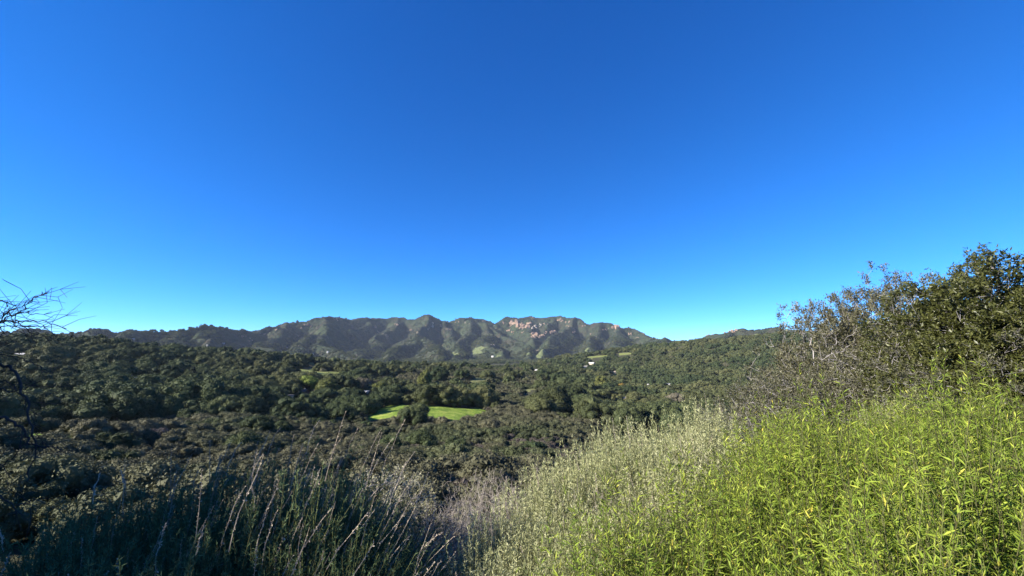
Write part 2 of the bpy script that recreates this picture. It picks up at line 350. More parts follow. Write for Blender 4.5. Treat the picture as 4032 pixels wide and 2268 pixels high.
# ------------------------------------------------------------------ terrain meshes
FINE = rad(54)
a_in = np.linspace(-FINE, FINE, 900)
a_out = np.linspace(FINE, 2 * math.pi - FINE, 120)[1:-1]
AZ = np.concatenate([a_in, a_out]); NA = len(AZ)
RR = np.concatenate([[0.35], np.geomspace(0.7, 1900, 240), np.arange(1915, 2500, 14), np.arange(2500, 5100, 15), np.geomspace(5100, 9000, 10)])
NEAR_N = 241 + 14                           # rows of the valley sheet; the mountain sheet goes on from its last row
A2, R2 = np.meshgrid(AZ, RR)
X2, Y2 = R2 * np.sin(A2), R2 * np.cos(A2)
Z2 = ground(X2, Y2)
fall = np.clip((R2 - 5100) / 3000, 0, 1)
Z2 = Z2 * (1 - fall) + (-120) * fall
def sheet(name, r0, r1, mat, center=False):
    V = np.stack([X2[r0:r1], Y2[r0:r1], Z2[r0:r1]], -1).reshape(-1, 3)
    n = r1 - r0
    i = np.arange(n - 1)[:, None] * NA; j = np.arange(NA)[None, :]; k = (j + 1) % NA
    Fq = np.stack([i + j, i + k, i + NA + k, i + NA + j], -1).reshape(-1, 4)[:, ::-1]
    x, y = V[:, 0], V[:, 1]
    R = np.hypot(x, y)
    at = {'lush': meadow_mask(x, y, ('bright',)) * 1.0, 'olive': meadow_mask(x, y, ('olive',)) * 1.0, 'dry': meadow_mask(x, y, ('dry',)) * 1.0}
    faces = [Fq]
    if center:
        V = np.concatenate([V, [[0, 0, -1.6]]]); c = len(V) - 1
        jj = np.arange(NA); faces.append(np.stack([jj, np.full(NA, c), (jj + 1) % NA], -1)[:, ::-1])
        at = {q: np.append(w, 0) for q, w in at.items()}
    return add(name, mesh(name, V, faces, at, True, [mat]))
# ground: dry earth and leaf litter, grass in the clearings
def ground_material():
    m, n, out = newmat('valley_ground')
    tc = n.nodes.new('ShaderNodeTexCoord').outputs['Object']
    soil = ramp(n, [(.3, (.032, .032, .019)), (.55, (.06, .057, .034)), (.75, (.10, .09, .055))], noise(n, tc, .6, 6)).outputs[0]
    scr = ramp(n, [(.35, (.034, .038, .02)), (.65, (.075, .078, .04))], noise(n, tc, .09, 6, .7)).outputs[0]
    c = mixc(n, .55, soil, scr)
    def attr(k):
        a = n.nodes.new('ShaderNodeAttribute'); a.attribute_name = k; return a.outputs['Fac']
    g1 = ramp(n, [(.36, (.075, .125, .024)), (.48, (.16, .235, .036)), (.56, (.23, .29, .05)), (.66, (.34, .34, .10))], noise(n, tc, .16, 8, .78)).outputs[0]
    g2 = ramp(n, [(.3, (.12, .145, .042)), (.7, (.22, .235, .075))], noise(n, tc, .12, 5)).outputs[0]
    g3 = ramp(n, [(.3, (.10, .115, .045)), (.7, (.18, .175, .075))], noise(n, tc, .12, 5)).outputs[0]
    eg = math_(n, 'SUBTRACT', noise(n, tc, .16, 5, .7), .5)
    def rag(a): return math_(n, 'MULTIPLY', math_(n, 'ADD', math_(n, 'SUBTRACT', a, .35), math_(n, 'MULTIPLY', eg, 1.1)), 4.0, True)
    c = mixc(n, rag(attr('lush')), c, g1); c = mixc(n, rag(attr('olive')), c, g2); c = mixc(n, rag(attr('dry')), c, g3)
    b = n.nodes.new('ShaderNodeBump'); b.inputs['Strength'].default_value = .9; b.inputs['Distance'].default_value = .5
    n.links.new(noise(n, tc, 1.4, 6, .7), b.inputs['Height'])
    bsdf(n, out, c, .95, .1, normal=b.outputs[0])
    return m
def mountain_material():
    m, n, out = newmat('mountain_scrub')
    tc = n.nodes.new('ShaderNodeTexCoord').outputs['Object']
    fine = noise(n, tc, .055, 8, .72); mid = noise(n, tc, .011, 6, .6); big = noise(n, tc, .0022, 4, .55)
    scr = ramp(n, [(.30, (.014, .022, .014)), (.45, (.028, .038, .022)), (.60, (.050, .060, .038)), (.75, (.085, .09, .058))], fine).outputs[0]
    brown = ramp(n, [(.30, (.024, .022, .018)), (.55, (.055, .047, .034)), (.75, (.095, .08, .055))], fine).outputs[0]
    green = ramp(n, [(.30, (.020, .030, .016)), (.55, (.042, .055, .028)), (.75, (.078, .09, .045))], fine).outputs[0]
    r1 = n.nodes.new('ShaderNodeMapRange'); n.links.new(mid, r1.inputs[0]); r1.inputs[1].default_value = .47; r1.inputs[2].default_value = .64
    c = mixc(n, r1.outputs[0], scr, brown)
    r2 = n.nodes.new('ShaderNodeMapRange'); n.links.new(big, r2.inputs[0]); r2.inputs[1].default_value = .48; r2.inputs[2].default_value = .6; r2.inputs[4].default_value = .8
    c = mixc(n, r2.outputs[0], c, green)
    # bare tan earth where the scrub is thin
    rk = n.nodes.new('ShaderNodeMapRange'); n.links.new(noise(n, tc, .0075, 7, .68), rk.inputs[0]); rk.inputs[1].default_value = .62; rk.inputs[2].default_value = .68
    c = mixc(n, rk.outputs[0], c, ramp(n, [(.3, (.16, .12, .08)), (.7, (.30, .235, .165))], fine).outputs[0])
    ao = n.nodes.new('ShaderNodeAttribute'); ao.attribute_name = 'olive'
    pf = math_(n, 'MULTIPLY', math_(n, 'ADD', math_(n, 'SUBTRACT', ao.outputs['Fac'], .55), math_(n, 'MULTIPLY', math_(n, 'SUBTRACT', noise(n, tc, .03, 5, .7), .5), 2.6)), 3.0, True)
    c = mixc(n, pf, c, ramp(n, [(.3, (.07, .09, .04)), (.7, (.15, .17, .075))], fine).outputs[0])
    b = n.nodes.new('ShaderNodeBump'); b.inputs['Strength'].default_value = 1.0; b.inputs['Distance'].default_value = 9.0
    n.links.new(fine, b.inputs['Height'])
    bsdf(n, out, c, .95, .05, normal=b.outputs[0])
    return m
tag(sheet('valley_ground', 0, NEAR_N, ground_material(), True), 'brown earth and green grass clearings under the valley scrub', 'ground', kind='structure')
tag(sheet('mountain', NEAR_N - 1, len(RR), mountain_material()), 'long scrub covered mountain range with spurs under blue sky', 'mountain', kind='structure')

# ------------------------------------------------------------------ crown and trunk builders
ICO = None
def ico():
    global ICO
    if ICO is None:
        import bmesh
        b = bmesh.new(); bmesh.ops.create_icosphere(b, subdivisions=2, radius=1)
        ICO = (np.array([v.co[:] for v in b.verts]), np.array([[v.index for v in f.verts] for f in b.faces])); b.free()
    return ICO
def quads(P, Nn, size, g, aspect=1.0, up=False):
    """leaf-sized faces at P facing Nn"""
    n = len(P)
    r = g.normal(size=(n, 3))
    if up: r = np.tile([0, 0, 1.0], (n, 1)) + g.normal(size=(n, 3)) * .35
    t = np.cross(Nn, r) if not up else r - Nn * (r * Nn).sum(1, keepdims=True)
    t /= np.linalg.norm(t, axis=1, keepdims=True) + 1e-9
    b = np.cross(Nn, t)
    s = (size * g.uniform(.5, 1.5, n))[:, None]
    a = t * s * aspect; c = b * s
    V = np.stack([P - a, P - c * .55 + Nn * s * .12, P + a, P + c * .55 + Nn * s * .12], 1).reshape(-1, 3)
    return V, np.arange(n * 4).reshape(n, 4)
def crown_mesh(name, seed, mat, rx=1.0, rz=.75, clumps=45, cr=.30, leaves=3200, leaf=.05, up=False, aspect=1.0, core=True, zc=None, low=-.35, gap=.12):
    g = np.random.default_rng(seed)
    u = g.normal(size=(clumps * 3, 3)); u /= np.linalg.norm(u, axis=1, keepdims=True)
    u = u[u[:, 2] > low][:clumps]
    rr = g.uniform(.45, .8, len(u)) ** .7
    C = u * rr[:, None] * np.array([rx, rx, rz]); rad_ = cr * g.uniform(.6, 1.25, len(u))
    C[:, 2] += rz * .55 if zc is None else zc
    VV, FF, at = [], [], []; off = 0; F3 = []
    own = g.integers(0, len(C), leaves * 2)
    d = g.normal(size=(leaves * 2, 3)); d[:, 2] += .25; d /= np.linalg.norm(d, axis=1, keepdims=True)
    P = C[own] + d * (rad_[own] * g.uniform(.80, 1.14, leaves * 2))[:, None] * np.array([1, 1, .85])
    inside = np.zeros(len(P), bool)
    for c, r in zip(C, rad_): inside |= (((P - c) ** 2).sum(1) < (r * .72) ** 2)
    P, d, own = P[~inside][:leaves], d[~inside][:leaves], own[~inside][:leaves]
    Nn = d + g.normal(size=d.shape) * .5; Nn /= np.linalg.norm(Nn, axis=1, keepdims=True)
    V, Fq = quads(P, Nn, leaf, g, aspect, up)
    cv = g.uniform(0, 1, len(C))
    VV.append(V); FF.append(Fq); at.append(np.repeat(np.clip(g.uniform(0, 1, len(P)) * .6 + cv[own] * .4, 0, 1), 4)); off = len(V)
    if core:  # solid blobs added inside the clumps to block light, in a darker leaf tone
        iv, jf = ico()
        for c, r in zip(C, rad_):
            k = 1 + g.uniform(-.16, .16, len(iv))
            VV.append(c + iv * (r * .76 * k)[:, None] * np.array([1, 1, .85])); F3.append(jf + off); at.append(np.full(len(iv), .3)); off += len(iv)
    fs = FF + ([np.concatenate(F3)] if F3 else [])
    return mesh(name, np.concatenate(VV), fs, {'v': np.concatenate(at)}, False, [mat])
class Tube:
    """tapered branch tubes collected into one part"""
    def __init__(s): s.V, s.F, s.n, s.v = [], [], 0, []
    def line(s, pts, radii, sides=4, v=.5):
        P = np.asarray(pts, float); n = len(P)
        T_ = np.gradient(P, axis=0); T_ /= np.linalg.norm(T_, axis=1, keepdims=True) + 1e-9
        ref = np.array([0.31, 0.17, 0.93]) if abs(T_[0, 2]) < .8 else np.array([.93, .2, .1])
        a = np.cross(T_, ref); a /= np.linalg.norm(a, axis=1, keepdims=True) + 1e-9; b = np.cross(T_, a)
        th = np.arange(sides) * 2 * math.pi / sides
        r = np.asarray(radii, float)[:, None, None]
        ring = P[:, None, :] + r * (np.cos(th)[None, :, None] * a[:, None, :] + np.sin(th)[None, :, None] * b[:, None, :])
        s.V.append(ring.reshape(-1, 3))
        i = np.arange(n - 1)[:, None] * sides; j = np.arange(sides)[None]; k = (j + 1) % sides
        s.F.append((np.stack([i + j, i + k, i + sides + k, i + sides + j], -1).reshape(-1, 4)) + s.n)
        s.n += n * sides; s.v.append(np.full(n * sides, v))
    def edges(s, A, B, ra, rb, v=None):
        """many straight 3-sided twigs at once"""
        A = np.asarray(A, float); B = np.asarray(B, float); m = len(A)
        t = B - A; t /= np.linalg.norm(t, axis=1, keepdims=True) + 1e-9
        ref = np.where((np.abs(t[:, 2]) < .8)[:, None], [0, 0, 1.0], [1.0, 0, 0])
        a = np.cross(t, ref); a /= np.linalg.norm(a, axis=1, keepdims=True) + 1e-9; b = np.cross(t, a)
        ra = np.broadcast_to(ra, m); rb = np.broadcast_to(rb, m)
        V = np.empty((m, 6, 3))
        for k in range(3):
            o = math.cos(2.094 * k) * a + math.sin(2.094 * k) * b
            V[:, k] = A + o * ra[:, None]; V[:, k + 3] = B + o * rb[:, None]
        base = (np.arange(m) * 6)[:, None] + s.n
        s.F.append(np.concatenate([base + np.array([[0, 1, 4, 3]]), base + np.array([[1, 2, 5, 4]]), base + np.array([[2, 0, 3, 5]])]))
        s.V.append(V.reshape(-1, 3)); s.n += m * 6
        s.v.append(np.repeat(np.full(m, .5) if v is None else v, 6))
    def mesh(s, name, mat): return mesh(name, np.concatenate(s.V), [np.concatenate(s.F)], {'v': np.concatenate(s.v)}, True, [mat])
def trunk_mesh(name, seed, h=.55, r=.055, limbs=5, mat=None, spread=.55):
    g = np.random.default_rng(seed); t = Tube()
    t.line([(0, 0, -.25), (.01, .0, .0), (.02 * g.normal(), .02 * g.normal(), h * .35), (.03 * g.normal(), .03 * g.normal(), h * .6)], [r * 1.5, r * 1.25, r, r * .8], 6)
    for k in range(limbs):
        a = k * 2 * math.pi / limbs + g.uniform(-.4, .4); L = spread * g.uniform(.7, 1.1)
        c, s_ = math.cos(a), math.sin(a)
        t.line([(0, 0, h * .4), (c * L * .4, s_ * L * .4, h * .75), (c * L * .75, s_ * L * .75, h * 1.05), (c * L, s_ * L, h * 1.2 + .1 * g.normal())], [r * .7, r * .5, r * .32, r * .12], 5)
    return t.mesh(name, mat or M['bark'])

PROTO = {}                                   # kind -> list of (crown mesh, trunk mesh); unit crowns, about 2 wide
def protos(kind, n, mat, **kw):
    tk = kw.pop('trunk', {})
    PROTO[kind] = [(crown_mesh('crown', hash_seed(kind, i), M[mat], **kw), trunk_mesh('trunk', hash_seed(kind, i) + 1, **tk)) for i in range(n)]
def hash_seed(k, i): return sum(ord(c) * (q + 3) for q, c in enumerate(k)) * 10 + i
protos('oak', 6, 'oak', rx=1.0, rz=.86, clumps=40, cr=.31, leaves=4600, leaf=.036)
protos('scrub', 6, 'scrub', rx=1.0, rz=.84, clumps=30, cr=.32, leaves=4200, leaf=.038, trunk=dict(h=.35, r=.04, limbs=6))
protos('tallscrub', 3, 'scrub', rx=.85, rz=.95, clumps=38, cr=.28, leaves=3000, leaf=.042, trunk=dict(h=.5, r=.04, limbs=5))
protos('drybrush', 4, 'drybrush', rx=.95, rz=.8, clumps=26, cr=.3, leaves=2200, leaf=.055, up=True, aspect=2.6, core=False, trunk=dict(h=.4, r=.03, limbs=7))
protos('conifer', 2, 'conifer', rx=.3, rz=1.35, clumps=60, cr=.16, leaves=2600, leaf=.04, zc=1.2, low=-1.0, trunk=dict(h=.4, r=.05, limbs=3, spread=.1))
far_oak = [crown_mesh('far_crown', 900 + i, M['oak'], rx=1.0, rz=.88, clumps=24, cr=.36, leaves=900, leaf=.085) for i in range(4)]
far_scrub = [crown_mesh('far_crown', 930 + i, M['scrub'], rx=1.0, rz=.6, clumps=18, cr=.38, leaves=700, leaf=.09) for i in range(4)]

M['mtscrub'] = leafmat('mountain_scrub_leaf', [(0, (0.018, 0.028, 0.020)), (.5, (0.042, 0.057, 0.037)), (1, (0.079, 0.092, 0.058))], [(0, (0.025, 0.029, 0.021)), (.5, (0.053, 0.059, 0.041)), (1, (0.095, 0.099, 0.069))], patch_scale=.003, obj_w=.7)
tiny_scrub = [crown_mesh('tiny_crown', 960 + i, M['mtscrub'], rx=1.0, rz=.6, clumps=9, cr=.5, leaves=160, leaf=.17) for i in range(4)]
# ------------------------------------------------------------------ houses first (so the woods leave room for them)
CLEAR = []                                   # (x, y, radius, corridor length toward the viewer)
def wallmat(name, c, k=.12):
    return plainmat(name, [(.3, tuple(v * (1 - k) for v in c)), (.7, c)], 1.2, .8, .2)
M['white'] = wallmat('white_stucco', (.52, .50, .47)); M['cream'] = wallmat('cream_stucco', (.44, .38, .30)); M['tan'] = wallmat('tan_stucco', (.42, .35, .27))
M['redwood'] = wallmat('red_brown_boards', (.13, .06, .045), .3); M['greyroof'] = wallmat('grey_shingle', (.22, .21, .20), .3); M['tile'] = wallmat('terracotta_tile', (.22, .12, .085), .3)
M['whiteroof'] = wallmat('white_roof', (.55, .54, .52)); M['pinkroof'] = wallmat('pale_pink_roof', (.44, .35, .30)); M['glass'] = plainmat('window_glass', [(.3, (.02, .025, .03)), (.7, (.05, .06, .07))], .5, .15, .5)
M['wood'] = plainmat('door_wood', [(.3, (.10, .06, .035)), (.7, (.18, .11, .06))], 4)
def box(x0, x1, y0, y1, z0, z1):
    V = np.array([(x, y, z) for z in (z0, z1) for y in (y0, y1) for x in (x0, x1)])
    return V, np.array([[0, 2, 3, 1], [4, 5, 7, 6], [0, 1, 5, 4], [2, 6, 7, 3], [0, 4, 6, 2], [1, 3, 7, 5]])
def house(px, py, w, d, h, wall, roof, label, turn=0, kind='gable', rmin=320, name='house'):
    p = hit(px, py, rmin, 3.0); w *= .72; d *= .75; h *= .8
    CLEAR.append((p.x, p.y, max(w, d) * .8, 58 if p.length < 1400 else 140))
    o = add(name, None, None, (p.x, p.y, gz(p.x, p.y) + 1.4)); o.empty_display_size = 1
    o.rotation_euler = (0, 0, -math.atan2(p.x, p.y) + turn - .55)
    tag(o, label, 'house', 'houses scattered among the valley trees')
    V, Fq = box(-w / 2, w / 2, -d / 2, d / 2, -4.0, h)
    add('wall', mesh('wall', V, [Fq], {'v': np.zeros(len(V))}, False, [M[wall]]), o)
    e = .5
    if kind == 'gable':
        rh = h + d * .26
        V = [(-w/2-e, -d/2-e, h-.15), (w/2+e, -d/2-e, h-.15), (w/2+e, 0, rh), (-w/2-e, 0, rh), (w/2+e, d/2+e, h-.15), (-w/2-e, d/2+e, h-.15)]
        V += [(a, b, c + .25) for a, b, c in V]
        Fq = [[6,7,8,9],[9,8,10,11],[3,2,1,0],[5,4,2,3],[0,1,7,6],[4,5,11,10]]
        F3 = []
        r = add('roof', mesh('roof', V, [np.array(Fq)], None, False, [M[roof]]), o)
        V = np.array([(-w/2, -d/2, h-.1), (-w/2, d/2, h-.1), (-w/2, 0, rh), (w/2, -d/2, h-.1), (w/2, d/2, h-.1), (w/2, 0, rh)])
        add('gable', mesh('gable', V[:3], [np.array([[0, 2, 1]])], None, False, [M[wall]]), o)
        add('gable', mesh('gable', V[3:], [np.array([[0, 1, 2]])], None, False, [M[wall]]), o)
        V, Fq = box(w * .2, w * .2 + .9, .4, 1.3, h, rh + 1.0)
        add('chimney', mesh('chimney', V, [Fq], None, False, [M['tan']]), r)
    elif kind == 'hip':
        rh = h + min(w, d) * .3; q = max(w - d, .6) / 2
        V = [(-w/2-e, -d/2-e, h-.1), (w/2+e, -d/2-e, h-.1), (w/2+e, d/2+e, h-.1), (-w/2-e, d/2+e, h-.1), (-q, 0, rh), (q, 0, rh)]
        add('roof', mesh('roof', V, [np.array([[0, 1, 5, 4], [2, 3, 4, 5], [3, 2, 1, 0]]), np.array([[1, 2, 5], [3, 0, 4]])], None, False, [M[roof]]), o)
    else:
        V, Fq = box(-w/2-e, w/2+e, -d/2-e, d/2+e, h, h + .45)
        add('roof', mesh('roof', V, [Fq], None, False, [M[roof]]), o)
    nwin = max(2, int(w / 4.5))
    wm = None
    for k in range(nwin):
        cx = -w / 2 + (k + .5) * w / nwin
        if k == nwin // 2:
            V, Fq = box(-.55, .55, -d / 2 - .06, -d / 2 + .02, 0.1, 2.2)
            add('door', mesh('door', V, [Fq], None, False, [M['wood']]), o, (cx, 0, 0)); continue
        if wm is None:
            V, Fq = box(-.9, .9, -d / 2 - .05, -d / 2 + .02, 1.0, min(2.4, h - .4)); wm = mesh('window', V, [Fq], None, False, [M['glass']])
        add('window', wm, o, (cx, 0, 0))
    return o
house(2640, 1518, 24, 11, 5.5, 'white', 'whiteroof', 'long white house with flat roof in the valley, largest of the white ones', .25, 'flat')
house(2405, 1516, 15, 8, 4.5, 'white', 'greyroof', 'small white gabled house left of the orange tree', -.2, 'gable')
house(2556, 1518, 12, 8, 4.5, 'white', 'whiteroof', 'low white annexe right of the orange tree', 0, 'flat')
house(2690, 1525, 7, 6, 3.6, 'white', 'whiteroof', 'tiny white building just right of the long white house', .3, 'flat')
house(2340, 1533, 14, 8, 3.6, 'tan', 'greyroof', 'grey roofed tan house below the small white gabled one', .1, 'gable')
house(2652, 1530, 14, 9, 4.0, 'cream', 'pinkroof', 'cream house under a pale roof below the white row', .5, 'hip')
house(2308, 1450, 13, 9, 6.5, 'white', 'greyroof', 'white two storey house on the lower slope of right hill', 0, 'gable', 700)
house(2330, 1432, 24, 9, 4.0, 'cream', 'whiteroof', 'long cream house above the two storey one on right hill', -.1, 'gable', 700)
house(2296, 1421, 9, 7, 4.0, 'white', 'whiteroof', 'small white cabin high on right hill slope', 0, 'flat', 700)
house(2118, 1461, 14, 8, 3.5, 'cream', 'whiteroof', 'cream house at the far edge of the brown plateau', 0, 'gable', 800)
house(2458, 1575, 13, 8, 4.0, 'cream', 'pinkroof', 'pale roofed house deep in the dark oaks below the white row', -.3, 'gable')
house(2532, 1608, 7, 7, 3.0, 'cream', 'pinkroof', 'round looking pavilion with pale peaked roof among dark oaks', .4, 'hip', 320, 'pavilion')
house(2245, 1652, 12, 7, 3.2, 'white', 'whiteroof', 'low bright white house behind the grey twiggy bush', 0, 'hip', 330)
house(2850, 1530, 12, 8, 4.0, 'white', 'whiteroof', 'white house in front of the right hill by a bare tree', 0, 'flat')
house(2760, 1580, 9, 6, 3.5, 'cream', 'whiteroof', 'small pale shed left of the tall thicket', .2, 'gable')
house(1186, 1552, 14, 8, 3.6, 'redwood', 'tile', 'red brown wooden house under a tiled roof among oaks', -.1, 'gable')
house(1135, 1560, 9, 5, 2.6, 'tan', 'greyroof', 'low tan outbuilding left of the red brown house', 0, 'flat')
house(1425, 1545, 16, 6, 3.0, 'white', 'whiteroof', 'long low white building seen between oaks above the meadow', 0, 'flat')
house(1520, 1544, 12, 6, 3.0, 'cream', 'whiteroof', 'pale roofed building right of the long low white one', .1, 'gable')
house(494, 1494, 10, 8, 4.0, 'white', 'greyroof', 'white house on the left wooded hillside', .2, 'gable')
house(528, 1492, 7, 6, 3.0, 'cream', 'whiteroof', 'small pale shed beside the white house on left hillside', 0, 'flat')
house(880, 1352, 18, 10, 5.0, 'white', 'whiteroof', 'white flat roofed house on the crest of left hill', .1, 'flat', 450)
house(815, 1368, 9, 7, 3.5, 'cream', 'whiteroof', 'small cream house left of the crest house on left hill', 0, 'gable', 450)
house(525, 1338, 14, 8, 4.0, 'cream', 'whiteroof', 'cream house near the skyline of left hill', 0, 'gable', 450)
house(75, 1408, 10, 7, 4.0, 'white', 'whiteroof', 'white house at far left behind bare branches', 0, 'gable', 300)
house(565, 1398, 14, 7, 3.5, 'cream', 'greyroof', 'tan cream house half way up the left hill', -.2, 'gable', 400)
house(1940, 1404, 26, 16, 9, 'white', 'whiteroof', 'large white house on a knoll at the foot of mountain', 0, 'flat', 2000)
house(1290, 1392, 14, 12, 11, 'white', 'whiteroof', 'white tower like house at the foot of mountain', 0, 'flat', 2000)
house(1225, 1396, 40, 14, 8, 'cream', 'whiteroof', 'long pale house low on the mountain foot', 0, 'flat', 2000)

# ------------------------------------------------------------------ vegetation scatter over the valley and hills
HOR_A = np.linspace(-FINE, FINE, 700)
_rr = np.geomspace(20, 6000, 420)
_g = ground(_rr[None, :] * np.sin(HOR_A)[:, None], _rr[None, :] * np.cos(HOR_A)[:, None])
_el = np.maximum.accumulate(_g / _rr[None, :], axis=1)
def hidden(x, y, z, h, margin=.004):
    R = np.hypot(x, y); a = np.arctan2(x, y)
    i = np.clip(((a + FINE) / (2 * FINE) * 699).round().astype(int), 0, 699)
    j = np.clip(np.searchsorted(_rr, R * .96) - 1, 0, 419)
    return (z + h) / R < _el[i, j] - margin
def jitter_grid(x0, x1, y0, y1, s, g):
    xs = np.arange(x0, x1, s); ys = np.arange(y0, y1, s * .87)
    X, Y = np.meshgrid(xs, ys); X = X + (np.arange(len(ys)) % 2)[:, None] * s / 2
    X = X + g.uniform(-.42, .42, X.shape) * s; Y = Y + g.uniform(-.42, .42, X.shape) * s
    return X.ravel(), Y.ravel()
def clear_mask(x, y):
    k = np.ones(x.shape, bool)
    for cx, cy_, r, L in CLEAR:
        R = math.hypot(cx, cy_); ux, uy = -cx / R, -cy_ / R
        t = (x - cx) * ux + (y - cy_) * uy; s = np.abs((x - cx) * -uy + (y - cy_) * ux)
        k &= ~((np.hypot(x - cx, y - cy_) < r) | ((t > 0) & (t < L) & (s < r * .75)))
    return k
def px_of(x, y, z): return CX + F * x / (y * CP + z * SP)
def collect(r0, r1, s, fn, g):
    """jittered points between r0 and r1 inside the view sector, kept by fn -> x, y, z, R, px"""
    X, Y = jitter_grid(-r1, r1, 0, r1, s, g)
    R = np.hypot(X, Y); A = np.arctan2(X, Y)
    k = (R > r0) & (R < r1) & (np.abs(A) < rad(53.5)); X, Y, R = X[k], Y[k], R[k]
    z = ground(X, Y); px = px_of(X, Y, z)
    k = fn(X, Y, R, px) > g.uniform(0, 1, len(X))
    k &= clear_mask(X, Y) & ~meadow_mask(X, Y)
    for d_ in (.03, .06, .08): k &= ~meadow_mask(X * (1 + d_), Y * (1 + d_), ('bright',))
    for d_ in (15, 30, 45, 60, 80, 100): k &= ~meadow_mask(X * (R + d_) / R, Y * (R + d_) / R, ('olive', 'dry'))
    X, Y, z, R, px = X[k], Y[k], z[k], R[k], px[k]
    k = ~hidden(X, Y, z, 9.0)
    return X[k], Y[k], z[k], R[k], px[k]
def sstep(a, b, v): t = np.clip((v - a) / (b - a), 0, 1); return t * t * (3 - 2 * t)
def oak_zone(X, Y, R, px):
    n = fbm(X / 90, Y / 90, 41, 3)
    left = sstep(210, 290, R + (px - 700) * .02) * (1 - sstep(1250, 1450, px))
    band = sstep(1150, 1300, px) * (1 - sstep(1850, 2000, px)) * sstep(262, 300, R) * (1 - sstep(400, 500, R))
    right = sstep(2080, 2250, px) * sstep(200, 300, R) * (1 - .45 * sstep(1000, 1150, R))
    mid = sstep(1250, 1450, px) * (1 - sstep(2080, 2250, px)) * sstep(430, 520, R) * .10
    knoll = sstep(1150, 1300, px) * (1 - sstep(1500, 1620, px)) * sstep(560, 640, R) * .6
    w = np.clip(left + band + right + mid + knoll, 0, 1)
    return np.clip(w * (1.0 + .35 * n), 0, 1)
trees = []                                   # kind, x, y, z, size, R, px
g = np.random.default_rng(11)
def put(kind, pts, smin, smax, dens=None):
    X, Y, z, R, px = pts
    s = (smin * .8 + (smax * 1.22 - smin * .8) * g.uniform(0, 1, len(X)) ** 1.6) * (1 + .28 * fbm(X / 60, Y / 60, 77, 2))
    for q in zip([kind] * len(X), X, Y, z, s, R, px): trees.append(q)
put('oak', collect(200, 650, 10.6, lambda X, Y, R, px: oak_zone(X, Y, R, px) * .86, g), 4.6, 10.0)
put('oak', collect(650, 1600, 10.4, lambda X, Y, R, px: oak_zone(X, Y, R, px) * .88, g), 4.4, 9.0)
put('oak', collect(90, 260, 13, lambda X, Y, R, px: .16 + 0 * X, g), 2.6, 4.2)
put('scrub', collect(26, 190, 2.9, lambda X, Y, R, px: np.clip(.93 - .5 * sstep(.15, .6, fbm(X / 26, Y / 26, 19, 3)), 0, 1), g), 1.15, 2.6)
put('tallscrub', collect(26, 190, 6.0, lambda X, Y, R, px: .5 + 0 * X, g), 1.5, 2.4)
put('scrub', collect(190, 420, 3.6, lambda X, Y, R, px: np.clip(1 - oak_zone(X, Y, R, px), 0.12, 1) * .95, g), 1.9, 3.4)
put('scrub', collect(420, 950, 5.0, lambda X, Y, R, px: np.clip(1 - oak_zone(X, Y, R, px), 0.10, 1) * .9, g), 2.4, 4.4)
put('scrub', collect(950, 1600, 7.5, lambda X, Y, R, px: np.clip(.95 - .6 * sstep(.3, .7, fbm(X / 80, Y / 80, 23, 3)), 0, 1), g), 3.0, 5.5)
put('drybrush', collect(40, 300, 3.2, lambda X, Y, R, px: .85 * sstep(.12, .5, fbm(X / 26, Y / 26, 19, 3)) * sstep(1250, 1600, px) * (1 - sstep(2300, 2500, px)) + .05, g), 1.0, 1.9)
put('drybrush', collect(300, 900, 9, lambda X, Y, R, px: .10 + 0 * X, g), 1.8, 3.2)
put('conifer', collect(420, 900, 40, lambda X, Y, R, px: .5 * (1 - sstep(900, 1200, px)), g), 3.4, 5.4)

def tree(name, kind, i, x, y, z, s, rz, label, cat, group, mat=None, parts=('trunk', 'crown'), sz=1.0):
    o = add(name, None, None, (x, y, z), (0, 0, rz), (s, s, s * sz)); o.empty_display_size = .3
    cm, tm = PROTO[kind][i % len(PROTO[kind])]
    t = add('trunk', tm, o); c = add('crown', cm, o)
    if mat:
        c.material_slots[0].link = 'OBJECT'; c.material_slots[0].material = M[mat]
    tag(o, label, cat, group)
    return o
